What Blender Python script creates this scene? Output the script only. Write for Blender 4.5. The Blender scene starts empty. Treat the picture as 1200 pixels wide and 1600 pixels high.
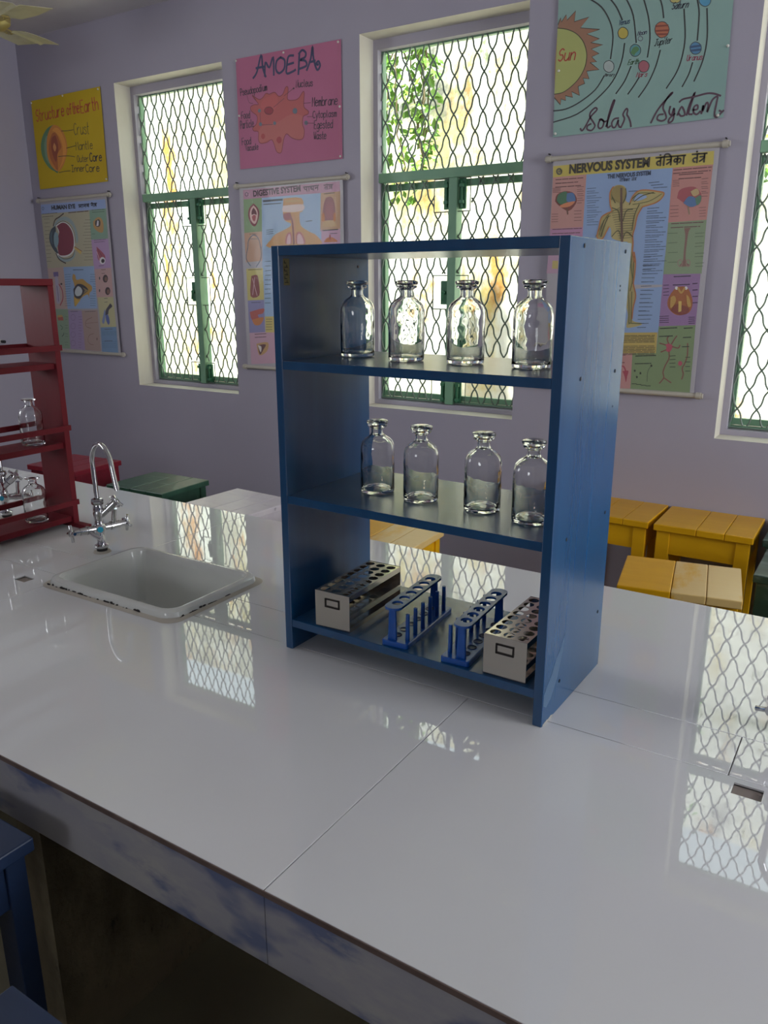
import bpy, bmesh, math, random
from mathutils import Vector, Matrix
from mathutils.geometry import tessellate_polygon
random.seed(4)
PI = math.pi
SC = bpy.context.scene
COL = SC.collection

# ------------------------------------------------------------------ camera, sky, sun, lamps, exposure
cam_data = bpy.data.cameras.new('camera')
cam_data.sensor_fit = 'VERTICAL'; cam_data.sensor_height = 36.0; cam_data.lens = 36.0*1235.28/1600
cam_data.clip_start = 0.02
cam = bpy.data.objects.new('camera', cam_data); COL.objects.link(cam)
yaw, pitch, roll = math.radians(32.511), math.radians(16.015), math.radians(0.083)
fw = Vector((-math.sin(yaw)*math.cos(pitch), math.cos(yaw)*math.cos(pitch), -math.sin(pitch)))
rt = Vector((math.cos(yaw), math.sin(yaw), 0)); dn = fw.cross(rt)
r2 = math.cos(roll)*rt + math.sin(roll)*dn; d2 = -math.sin(roll)*rt + math.cos(roll)*dn
cam.matrix_world = Matrix(((r2.x, -d2.x, -fw.x, 0), (r2.y, -d2.y, -fw.y, 0), (r2.z, -d2.z, -fw.z, 1.5), (0, 0, 0, 1)))
SC.camera = cam

w = bpy.data.worlds.new('sky'); SC.world = w; w.use_nodes = True
w.node_tree.nodes['Background'].inputs[0].default_value = (0.86, 0.93, 1.0, 1)
w.node_tree.nodes['Background'].inputs[1].default_value = 2.2

def lamp(name, kind, energy, loc, rot=None, color=(1, 1, 1), size=None, direction=None):
    l = bpy.data.lights.new(name, kind); l.energy = energy; l.color = color
    o = bpy.data.objects.new(name, l); COL.objects.link(o); o.location = loc
    if direction is not None: o.rotation_euler = Vector(direction).to_track_quat('-Z', 'Y').to_euler()
    if size: l.shape = 'RECTANGLE'; l.size, l.size_y = size
    return o
sun = lamp('sun', 'SUN', 18.5, (0, 0, 6), direction=(0.12, 0.32, -0.94), color=(1.0, 0.98, 0.94)); sun.data.angle = 0.02
# added fill lamps in made-up openings of the right, left and rear walls
lamp('fill_lamp_right', 'AREA', 54.0, (3.12, 1.5, 1.75), direction=(-1, 0, 0), size=(1.3, 1.3), color=(0.96, 0.98, 1.0))  # main interior fill, added on the right
lamp('fill_lamp_left', 'AREA', 13.0, (-4.12, .40, 1.95), direction=(1, 0, 0), size=(1.0, .9), color=(0.96, 0.98, 1.0))  # added to put glare on the chart lamination
lamp('fill_lamp_rear', 'AREA', 6.5, (-0.7, -3.10, 1.9), direction=(0, 1, 0), size=(.9, .7), color=(0.96, 0.98, 1.0))  # weak fill added to lift the bench apron
vs = SC.view_settings
vs.view_transform = 'Standard'; vs.look = 'None'; vs.gamma = 1; vs.use_curve_mapping = False
vs.exposure = 0.47
cy = SC.cycles
cy.use_denoising = True
cy.max_bounces = 14; cy.diffuse_bounces = 5; cy.glossy_bounces = 6; cy.transmission_bounces = 14; cy.transparent_max_bounces = 16
cy.caustics_reflective = False; cy.blur_glossy = 0.5; cy.sample_clamp_indirect = 8.0

# ------------------------------------------------------------------ materials
def lin(h, k=1.0):
    if isinstance(h, str): h = [int(h[i:i+2], 16) for i in (0, 2, 4)]
    return tuple(min(0.95, k*((c/255/12.92) if c <= 10 else ((c/255+.055)/1.055)**2.4)) for c in h)
MATS = {}
def mat(name, col, rough=0.5, metal=0.0, spec=0.5, noise=None, bump=None, coat=0.0, alpha=None, k=1.0, ior=1.5):
    """col: hex text or rgb; noise=(scale vec, colour2, low, high); bump=(scale vec, strength, distance)"""
    if name in MATS: return MATS[name]
    m = bpy.data.materials.new(name); m.use_nodes = True; MATS[name] = m
    nt = m.node_tree; b = nt.nodes['Principled BSDF']
    c = lin(col, k)
    b.inputs['Base Color'].default_value = (*c, 1); b.inputs['Roughness'].default_value = rough
    b.inputs['Metallic'].default_value = metal; b.inputs['Specular IOR Level'].default_value = spec
    b.inputs['IOR'].default_value = ior
    b.inputs['Coat Weight'].default_value = coat; b.inputs['Coat Roughness'].default_value = 0.08
    if noise or bump:
        tc = nt.nodes.new('ShaderNodeTexCoord')
    def tex(scale, detail=4):
        mp = nt.nodes.new('ShaderNodeMapping'); mp.inputs['Scale'].default_value = scale
        nt.links.new(tc.outputs['Object'], mp.inputs[0])
        n = nt.nodes.new('ShaderNodeTexNoise'); n.inputs['Scale'].default_value = 1.0; n.inputs['Detail'].default_value = detail
        nt.links.new(mp.outputs[0], n.inputs['Vector']); return n
    if noise:
        n = tex(noise[0]); r = nt.nodes.new('ShaderNodeValToRGB')
        r.color_ramp.elements[0].position = noise[2]; r.color_ramp.elements[1].position = noise[3]
        r.color_ramp.elements[0].color = (*c, 1); r.color_ramp.elements[1].color = (*lin(noise[1], k), 1)
        nt.links.new(n.outputs[0], r.inputs[0]); nt.links.new(r.outputs[0], b.inputs['Base Color'])
    if bump:
        n = tex(bump[0]); bp = nt.nodes.new('ShaderNodeBump'); bp.inputs['Strength'].default_value = bump[1]; bp.inputs['Distance'].default_value = bump[2]
        nt.links.new(n.outputs[0], bp.inputs['Height']); nt.links.new(bp.outputs[0], b.inputs['Normal'])
    return m
def layer_noise(m, scale, col, lo, hi, detail=6, seed=0.0, zfade=None, axis='Z'):
    """mix another stain colour over the base colour where a noise is high"""
    nt = m.node_tree; b = nt.nodes['Principled BSDF']
    tc = nt.nodes.new('ShaderNodeTexCoord'); mp = nt.nodes.new('ShaderNodeMapping')
    mp.inputs['Scale'].default_value = scale; mp.inputs['Location'].default_value = (seed, seed*1.7, seed*.3)
    n = nt.nodes.new('ShaderNodeTexNoise'); n.inputs['Scale'].default_value = 1; n.inputs['Detail'].default_value = detail; n.inputs['Roughness'].default_value = .65
    nt.links.new(tc.outputs['Object'], mp.inputs[0]); nt.links.new(mp.outputs[0], n.inputs['Vector'])
    r = nt.nodes.new('ShaderNodeValToRGB'); r.color_ramp.elements[0].position = lo; r.color_ramp.elements[1].position = hi
    nt.links.new(n.outputs[0], r.inputs[0])
    mx = nt.nodes.new('ShaderNodeMix'); mx.data_type = 'RGBA'
    src = b.inputs['Base Color'].links[0].from_socket if b.inputs['Base Color'].is_linked else None
    if src: nt.links.new(src, mx.inputs['A'])
    else: mx.inputs['A'].default_value = b.inputs['Base Color'].default_value
    mx.inputs['B'].default_value = (*lin(col), 1)
    fac = r.outputs[0]
    if zfade:
        sp = nt.nodes.new('ShaderNodeSeparateXYZ'); nt.links.new(tc.outputs['Object'], sp.inputs[0])
        mr = nt.nodes.new('ShaderNodeMapRange'); mr.inputs['From Min'].default_value = zfade[0]; mr.inputs['From Max'].default_value = zfade[1]
        nt.links.new(sp.outputs[axis], mr.inputs['Value'])
        ml = nt.nodes.new('ShaderNodeMath'); ml.operation = 'MULTIPLY'
        nt.links.new(fac, ml.inputs[0]); nt.links.new(mr.outputs[0], ml.inputs[1]); fac = ml.outputs[0]
    nt.links.new(fac, mx.inputs['Factor']); nt.links.new(mx.outputs['Result'], b.inputs['Base Color'])
    return m
def glass(name, rough=0.0, tint=(1, 1, 1), bump=None):
    m = bpy.data.materials.new(name); m.use_nodes = True; nt = m.node_tree
    b = nt.nodes['Principled BSDF']; b.inputs['Base Color'].default_value = (*tint, 1)
    b.inputs['Transmission Weight'].default_value = 1; b.inputs['Roughness'].default_value = rough; b.inputs['IOR'].default_value = 1.47
    if bump:
        tc = nt.nodes.new('ShaderNodeTexCoord'); n = nt.nodes.new('ShaderNodeTexNoise'); n.inputs['Scale'].default_value = bump[0]; n.inputs['Detail'].default_value = 1
        bp = nt.nodes.new('ShaderNodeBump'); bp.inputs['Strength'].default_value = bump[1]; bp.inputs['Distance'].default_value = .01
        nt.links.new(tc.outputs['Object'], n.inputs['Vector']); nt.links.new(n.outputs[0], bp.inputs['Height']); nt.links.new(bp.outputs[0], b.inputs['Normal'])
    MATS[name] = m; return m
def film(name, tint, gloss_rough, bump=None, ior=1.45):
    """thin clear sheet: lets light straight through, reflects a little"""
    m = bpy.data.materials.new(name); m.use_nodes = True; nt = m.node_tree; nt.nodes.remove(nt.nodes['Principled BSDF'])
    t = nt.nodes.new('ShaderNodeBsdfTransparent'); t.inputs[0].default_value = (*tint, 1)
    g = nt.nodes.new('ShaderNodeBsdfGlossy'); g.inputs['Roughness'].default_value = gloss_rough
    lw = nt.nodes.new('ShaderNodeLayerWeight'); pw = nt.nodes.new('ShaderNodeMath'); pw.operation = 'POWER'; pw.inputs[1].default_value = 5
    f = nt.nodes.new('ShaderNodeMath'); f.operation = 'MULTIPLY_ADD'; r0 = ((ior-1)/(ior+1))**2; f.inputs[1].default_value = 1-r0; f.inputs[2].default_value = r0
    nt.links.new(lw.outputs['Facing'], pw.inputs[0]); nt.links.new(pw.outputs[0], f.inputs[0])
    mx = nt.nodes.new('ShaderNodeMixShader')
    if bump:
        tc = nt.nodes.new('ShaderNodeTexCoord'); mp = nt.nodes.new('ShaderNodeMapping'); mp.inputs['Scale'].default_value = bump[0]
        n = nt.nodes.new('ShaderNodeTexNoise'); n.inputs['Scale'].default_value = 1; n.inputs['Detail'].default_value = 3
        bp = nt.nodes.new('ShaderNodeBump'); bp.inputs['Strength'].default_value = bump[1]; bp.inputs['Distance'].default_value = bump[2]
        nt.links.new(tc.outputs['Object'], mp.inputs[0]); nt.links.new(mp.outputs[0], n.inputs['Vector']); nt.links.new(n.outputs[0], bp.inputs['Height'])
        nt.links.new(bp.outputs[0], g.inputs['Normal']); nt.links.new(bp.outputs[0], lw.inputs['Normal'])
    nt.links.new(f.outputs[0], mx.inputs[0]); nt.links.new(t.outputs[0], mx.inputs[1]); nt.links.new(g.outputs[0], mx.inputs[2])
    nt.links.new(mx.outputs[0], nt.nodes['Material Output'].inputs[0]); MATS[name] = m; return m

M_LILAC = mat('lilac_wall_paint', 'a8a4b3', 0.6, spec=.3, noise=((1.3, 1.3, 1.3), 'b0abb9', .35, .7), bump=((60, 60, 60), .05, .004))
M_CREAM = mat('cream_reveal_paint', 'd2cdc4', 0.55, spec=.3, noise=((6, 6, 3), 'c6bfb4', .45, .75), bump=((25, 25, 25), .12, .006))
M_CEIL = mat('ceiling_paint', 'cac6c8', 0.8, noise=((2, 2, 2), 'bab4b8', .4, .8))
M_FLOOR = mat('cement_floor', '7c7662', 0.7, noise=((2.2, 2.2, 2.2), '69634f', .35, .7), bump=((30, 30, 30), .1, .01))
M_PIER = mat('rough_cement', '7d7359', 0.9, noise=((9, 9, 4), '5b533f', .4, .65), bump=((45, 45, 45), .5, .01))
layer_noise(M_PIER, (40, 40, 18), '3c382c', .62, .72)
M_TILE = mat('white_glazed_tile', 'dadbdc', 0.018, spec=.5, ior=1.75, bump=((2.6, 2.6, 2.6), .022, .012), noise=((1.4, 1.4, 1.4), 'd6d6d7', .4, .7))
M_APRON = mat('cloud_patterned_tile', 'a5a4ab', 0.12, noise=((4.2, 4.2, 9), '6f7897', .50, .57))
layer_noise(M_APRON, (3.0, 3, 8), 'b0aeae', .54, .64, seed=3)
M_TILE_BODY = mat('brown_tile_edge', '6e5c55', 0.7, noise=((30, 30, 30), '5b4a44', .4, .7))
M_GROUT = mat('cream_grout', 'b5aea2', 0.9)
M_BLUE = mat('blue_enamel_paint', '114570', 0.25, spec=.7, noise=((30, 30, 1.2), '134b78', .35, .7), bump=((70, 70, 1.0), .05, .003))
M_RED = mat('dark_red_enamel_paint', '680d1b', 0.5, spec=.25, noise=((20, 20, 4), '681420', .35, .7), bump=((50, 50, 6), .12, .004))
M_GREEN = mat('green_window_paint', '78a487', 0.35, noise=((9, 9, 9), '83ae8f', .4, .7))
M_WIRE = mat('painted_wire', '6c7c72', 0.45, noise=((20, 20, 20), '6f8273', .4, .7))
M_DGREEN = mat('dark_green_latch_paint', '3f7d5c', 0.4)
M_CHROME = mat('chrome', 'c9c9cb', 0.07, metal=1.0)
M_STEEL = mat('stainless_steel', 'b9b3aa', 0.16, metal=1.0, bump=((8, 8, 8), .05, .003))
M_BLACKMETAL = mat('dark_tin_frame', '2a2624', 0.4, metal=.6)
M_PLASTIC = mat('blue_polypropylene', '1150a2', 0.28, spec=.5)
M_HOLE = mat('dark_recess', '14161a', 0.8)
M_SINK = mat('white_ceramic', 'd2d4d0', 0.08, spec=.5)
M_CHIP = mat('black_chipped_patch', '231f20', 0.7)
M_WHITE = mat('white_plastic', 'd6d4cc', 0.4)
M_FAN = mat('cream_fan_paint', 'b5b090', 0.35, noise=((14, 14, 14), 'a39d7c', .5, .75))
M_FANHUB = mat('aged_brass_fan_hub', 'a4945a', 0.35, metal=.4)
M_CYAN = mat('cyan_sticker', '35b6d8', 0.3)
M_BLACK = mat('black_rubber', '17171a', 0.5)
M_ROD = mat('ivory_plastic_rod', 'bdb7aa', 0.45)
M_PAPER = mat('white_chart_paper', 'bcb8be', 0.5)
G_BOTTLE = glass('clear_bottle_glass', 0.0, (.985, .995, .988), bump=(42, .15))
G_STOP = glass('ground_glass', 0.12, (.95, .97, .95))
F_PANE = film('window_glass', (.90, .955, .93), 0.02)
F_LAM = film('wavy_lamination_film', (1, 1, 1), 0.07, ((5, 5, 8), .22, .03), 1.21)
F_LAM2 = film('flat_lamination_film', (1, 1, 1), 0.16, ((5, 5, 4), .12, .02), 1.45)

def stool_mat(name, a, b, worn=None, rough=.33):
    m = mat(name, a, rough, noise=((5, 22, 22), b, .35, .7), bump=((8, 60, 60), .12, .004))
    if worn: layer_noise(m, worn[1], worn[0], worn[2], worn[3], detail=9, seed=worn[4])
    return m
M_YEL = stool_mat('yellow_stool_paint', 'd69f0c', 'dea814', ('5a4010', (22, 22, 22), .70, .74, 2.0))
M_YELW = stool_mat('worn_yellow_stool_paint', 'd8a31a', 'dea824', ('dcbc7c', (6, 2.2, 6), .44, .52, 7.3))
M_SRED = stool_mat('red_stool_paint', '7c1a2a', '8a2030')
M_SGRN = stool_mat('green_stool_paint', '2a4c3c', '335846', ('6a8676', (4, 30, 30), .57, .68, 1.0))
M_SWHT = stool_mat('white_stool_paint', 'cfc8d0', 'd8d2d6', ('8f8890', (5, 40, 40), .62, .7, 4.0))
M_SBLU = stool_mat('blue_stool_paint', '0d2342', '10284a', rough=.5)
M_SDGR = stool_mat('dark_green_stool_paint', '1f3b33', '27463c', ('6c7d76', (9, 25, 25), .5, .7, 5.0))

# ------------------------------------------------------------------ mesh building
class MB:
    def __init__(s): s.v = []; s.f = []; s.m = []; s.sm = []
    def add(s, vs_, fs, mi=0, smooth=False, T=None):
        o = len(s.v)
        s.v += [tuple(T @ Vector(p)) if T else tuple(p) for p in vs_]
        for f in fs: s.f.append([i+o for i in f]); s.m.append(mi); s.sm.append(smooth)
        return s
    def box(s, a, b, mi=0, T=None, bev=0.0):
        if bev <= 0:
            x0, y0, z0 = a; x1, y1, z1 = b
            return s.add([(x0, y0, z0), (x1, y0, z0), (x1, y1, z0), (x0, y1, z0), (x0, y0, z1), (x1, y0, z1), (x1, y1, z1), (x0, y1, z1)],
                  [(3, 2, 1, 0), (4, 5, 6, 7), (0, 1, 5, 4), (1, 2, 6, 5), (2, 3, 7, 6), (3, 0, 4, 7)], mi, False, T)
        bm = bmesh.new(); bmesh.ops.create_cube(bm, size=1.0)
        for v in bm.verts:
            v.co = Vector([(a[i]+b[i])/2 + v.co[i]*(b[i]-a[i]) for i in range(3)])
        bmesh.ops.bevel(bm, geom=bm.edges[:], offset=bev, segments=2, profile=.5, affect='EDGES')
        bm.verts.index_update()
        s.add([v.co for v in bm.verts], [[v.index for v in f.verts] for f in bm.faces], mi, False, T); bm.free(); return s
    def tube(s, path, r, n=8, mi=0, caps=True, T=None):
        path = [Vector(p) for p in path]; rr = r if isinstance(r, (list, tuple)) else [r]*len(path)
        vs_ = []; fs = []; up = None
        for i, p in enumerate(path):
            t = (path[min(i+1, len(path)-1)] - path[max(i-1, 0)]).normalized()
            if up is None: up = t.orthogonal().normalized()
            up = (up - t*up.dot(t)).normalized() if (up - t*up.dot(t)).length > 1e-6 else t.orthogonal().normalized()
            q = t.cross(up)
            vs_ += [p + (up*math.cos(2*PI*k/n) + q*math.sin(2*PI*k/n))*rr[i] for k in range(n)]
        for i in range(len(path)-1):
            for k in range(n): fs.append((i*n+k, i*n+(k+1) % n, (i+1)*n+(k+1) % n, (i+1)*n+k))
        s.add(vs_, fs, mi, True, T)
        if caps:
            L = (len(path)-1)*n
            s.add(vs_[:n], [list(range(n))[::-1]], mi, False, T); s.add(vs_[L:], [list(range(n))], mi, False, T)
        return s
    def lathe(s, prof, n=24, mi=0, T=None, close=False):
        vs_ = []; fs = []
        for r, z in prof: vs_ += [(r*math.cos(2*PI*k/n), r*math.sin(2*PI*k/n), z) for k in range(n)]
        m = len(prof)
        for i in range(m if close else m-1):
            j = (i+1) % m
            for k in range(n): fs.append((i*n+k, i*n+(k+1) % n, j*n+(k+1) % n, j*n+k))
        return s.add(vs_, fs, mi, True, T)
    def prism(s, pts, z0, z1, mi=0, T=None):
        n = len(pts)
        tri = tessellate_polygon([[Vector((p[0], p[1], 0)) for p in pts]])
        s.add([(p[0], p[1], z1) for p in pts], [list(t) for t in tri], mi, False, T)
        s.add([(p[0], p[1], z0) for p in pts], [list(t)[::-1] for t in tri], mi, False, T)
        vs_ = [(p[0], p[1], z0) for p in pts] + [(p[0], p[1], z1) for p in pts]
        return s.add(vs_, [(k, (k+1) % n, n+(k+1) % n, n+k) for k in range(n)], mi, False, T)
    def rings(s, loops, mi=0, T=None, smooth=True, cap0=False, cap1=False):
        n = len(loops[0]); vs_ = [p for l in loops for p in l]; fs = []
        for i in range(len(loops)-1):
            for k in range(n): fs.append((i*n+k, i*n+(k+1) % n, (i+1)*n+(k+1) % n, (i+1)*n+k))
        if cap0: fs.append(list(range(n))[::-1])
        if cap1: fs.append([(len(loops)-1)*n+k for k in range(n)])
        return s.add(vs_, fs, mi, smooth, T)
    def build(s, name, mats, parent=None, loc=(0, 0, 0), rz=0.0, fix=True):
        me = bpy.data.meshes.new(name); me.from_pydata(s.v, [], s.f)
        for m in (mats if isinstance(mats, (list, tuple)) else [mats]): me.materials.append(m)
        me.polygons.foreach_set('material_index', s.m); me.polygons.foreach_set('use_smooth', s.sm)
        if fix:
            bm = bmesh.new(); bm.from_mesh(me); bmesh.ops.remove_doubles(bm, verts=bm.verts, dist=1e-6)
            bmesh.ops.recalc_face_normals(bm, faces=bm.faces)
            for e in bm.edges:
                if len(e.link_faces) == 2 and e.calc_face_angle(0) > 0.6: e.smooth = False
            bm.to_mesh(me); bm.free()
        me.update()
        o = bpy.data.objects.new(name, me); COL.objects.link(o); o.location = loc; o.rotation_euler = (0, 0, rz)
        if parent: o.parent = parent
        return o
def tag(o, label, cat, group=None):
    o['label'] = label; o['category'] = cat
    if group: o['group'] = group
    return o
def thing(name, label, cat, loc=(0, 0, 0), rz=0.0, group=None):
    o = bpy.data.objects.new(name, None); COL.objects.link(o); o.location = loc; o.rotation_euler = (0, 0, rz)
    o.empty_display_size = .05
    return tag(o, label, cat, group)
def structure(o, label=None):
    o['kind'] = 'structure'
    if label: o['label'] = label
    return o
def copy_tree(src, parent=None):
    c = src.copy(); COL.objects.link(c)
    if parent: c.parent = parent; c.matrix_parent_inverse = src.matrix_parent_inverse
    for ch in list(src.children): copy_tree(ch, c)
    return c
def dup(src, loc, rz, label, group=None):
    c = copy_tree(src); c.location = loc; c.rotation_euler = (0, 0, rz); c['label'] = label
    if group: c['group'] = group
    return c
def rrect(x0, y0, x1, y1, r, z=None, n=6):
    pts = []
    for cx, cy_, a in ((x1-r, y1-r, 0), (x0+r, y1-r, PI/2), (x0+r, y0+r, PI), (x1-r, y0+r, 1.5*PI)):
        for k in range(n+1):
            t = a + PI/2*k/n; pts.append((cx+r*math.cos(t), cy_+r*math.sin(t)) + (() if z is None else (z,)))
    return pts
def holed_plate(mb, x0, y0, nx, ny, cw, cl, z0, z1, r, mi=0, n=16, T=None):
    """sheet of nx by ny cells, each with a round hole"""
    for i in range(nx):
        for j in range(ny):
            cx, cy_ = x0+(i+.5)*cw, y0+(j+.5)*cl; O = []; I = []
            for k in range(n):
                a = 2*PI*k/n; c, s_ = math.cos(a), math.sin(a); q = min(cw/2/abs(c) if abs(c) > 1e-9 else 9, cl/2/abs(s_) if abs(s_) > 1e-9 else 9)
                O.append((cx+c*q, cy_+s_*q)); I.append((cx+c*r, cy_+s_*r))
            corners = [(cx+cw/2, cy_+cl/2), (cx-cw/2, cy_+cl/2), (cx-cw/2, cy_-cl/2), (cx+cw/2, cy_-cl/2)]
            for z, flip in ((z1, 0), (z0, 1)):
                vs_ = [(*p, z) for p in O] + [(*p, z) for p in I]
                fs = [(k, (k+1) % n, n+(k+1) % n, n+k) for k in range(n)]
                mb.add(vs_, [f[::-1] for f in fs] if flip else fs, mi, False, T)
                for q, cn in enumerate(corners):   # corner triangles cut off by the radial sampling
                    a0 = math.atan2(cn[1]-cy_, cn[0]-cx) % (2*PI); k0 = int(a0/(2*PI/n))
                    p, p2 = O[k0], O[(k0+1) % n]
                    mb.add([(*p, z), (*cn, z), (*p2, z)], [(0, 1, 2)], mi, False, T)
            mb.add([(*p, z0) for p in I]+[(*p, z1) for p in I], [(k, (k+1) % n, n+(k+1) % n, n+k) for k in range(n)], mi, True, T)
    return mb

# ------------------------------------------------------------------ room shell
YW, YR, YO = 2.80, 2.895, 2.952        # room face of the window wall, rim behind the reveal, outer face
XL, XR, YF, ZC = -4.0, 3.0, -3.0, 2.69
WIN = [(-3.288, -2.60), (-1.892, -1.203), (-0.472, 0.217)]
WZ0, WZ1 = 1.004, 2.414
def holed_wall(mb, x0, x1, z0, z1, ya, yb, holes, to3, mi=0, rev=1):
    xs = sorted({x0, x1, *[h[0] for h in holes], *[h[1] for h in holes]}); zs = sorted({z0, z1, *[h[2] for h in holes], *[h[3] for h in holes]})
    for i in range(len(xs)-1):
        for j in range(len(zs)-1):
            cx, cz = (xs[i]+xs[i+1])/2, (zs[j]+zs[j+1])/2
            if any(h[0] < cx < h[1] and h[2] < cz < h[3] for h in holes): continue
            for y in (ya, yb): mb.add([to3(xs[i], y, zs[j]), to3(xs[i+1], y, zs[j]), to3(xs[i+1], y, zs[j+1]), to3(xs[i], y, zs[j+1])], [(0, 1, 2, 3)], mi)
    for h in holes:
        c = [(h[0], h[2]), (h[1], h[2]), (h[1], h[3]), (h[0], h[3])]
        for k in range(4):
            a, b = c[k], c[(k+1) % 4]
            mb.add([to3(a[0], ya, a[1]), to3(b[0], ya, b[1]), to3(b[0], yb, b[1]), to3(a[0], yb, a[1])], [(0, 1, 2, 3)], rev)
    c = [(x0, z0), (x1, z0), (x1, z1), (x0, z1)]
    for k in range(4):
        a, b = c[k], c[(k+1) % 4]
        mb.add([to3(a[0], ya, a[1]), to3(b[0], ya, b[1]), to3(b[0], yb, b[1]), to3(a[0], yb, a[1])], [(0, 1, 2, 3)], mi)
straight = lambda x, y, z: (x, y, z)
mb = MB()
holed_wall(mb, XL, XR, 0, ZC+.2, YW, YR, [(a, b, WZ0, WZ1) for a, b in WIN], straight)
holed_wall(mb, XL, XR, 0, ZC+.2, YR+.0005, YO, [(a+.02, b-.02, WZ0+.018, WZ1-.036) for a, b in WIN], straight, rev=0)
structure(mb.build('wall_back', [M_LILAC, M_CREAM], fix=False))
mb = MB(); holed_wall(mb, XL, XR, 0, ZC+.2, YF-.12, YF, [(-1.15, -.25, 1.55, 2.25)], straight); structure(mb.build('wall_front', [M_LILAC, M_CREAM], fix=False))
side = lambda x, y, z: (y, x, z)
mb = MB(); holed_wall(mb, YF-.12, YO, 0, ZC+.2, XR, XR+.12, [(.85, 2.15, 1.1, 2.4)], side); structure(mb.build('wall_right', [M_LILAC, M_CREAM], fix=False))
mb = MB(); holed_wall(mb, YF-.12, YO, 0, ZC+.2, XL-.12, XL, [(-.10, .90, 1.5, 2.4)], side); structure(mb.build('wall_left', [M_LILAC, M_CREAM], fix=False))
structure(MB().box((XL-.12, YF-.12, ZC), (XR+.12, YO, ZC+.2)).build('ceiling', M_CEIL))
structure(MB().box((XL-.12, YF-.12, -.15), (XR+.12, YO, 0)).build('floor', M_FLOOR))

# ------------------------------------------------------------------ windows of the far wall
def wave_grille(mb, x0, x1, z0, z1, ox, oz, y, cut=(), rad=.0033):
    """crimped diamond mesh: every strand steps diagonally with a kink halfway"""
    dx, dz = .0610, .1310
    K = int((x1-x0)/dx)+16
    for fam in (1, -1):
        for k in range(-K, K):
            run = []
            def flush():
                if len(run) > 1: mb.tube(run, rad, 6, 0, True)
            i = -60
            while i < 60:
                for sub in range(8):
                    u = i/2 + sub/16; t = (u*2) % 1.0
                    w_ = t + .72*math.sin(2*PI*t)/(2*PI)
                    x = ox + k*dx + fam*dx*(math.floor(u*2)+w_)/2; z = oz - dz*u
                    ok = x0 <= x <= x1 and z0 <= z <= z1 and not any(c[0] < x < c[1] and c[2] < z < c[3] for c in cut)
                    if ok: run.append((x, y+fam*.0012*math.cos(2*PI*u*2), z))
                    else:
                        flush(); run = []
                i += 1
            flush()
WLAB = ['left green window with diamond wire mesh between yellow and pink posters', 'middle green window with diamond wire mesh behind the blue rack', 'right green window with diamond wire mesh cut by the photo edge']
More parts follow.
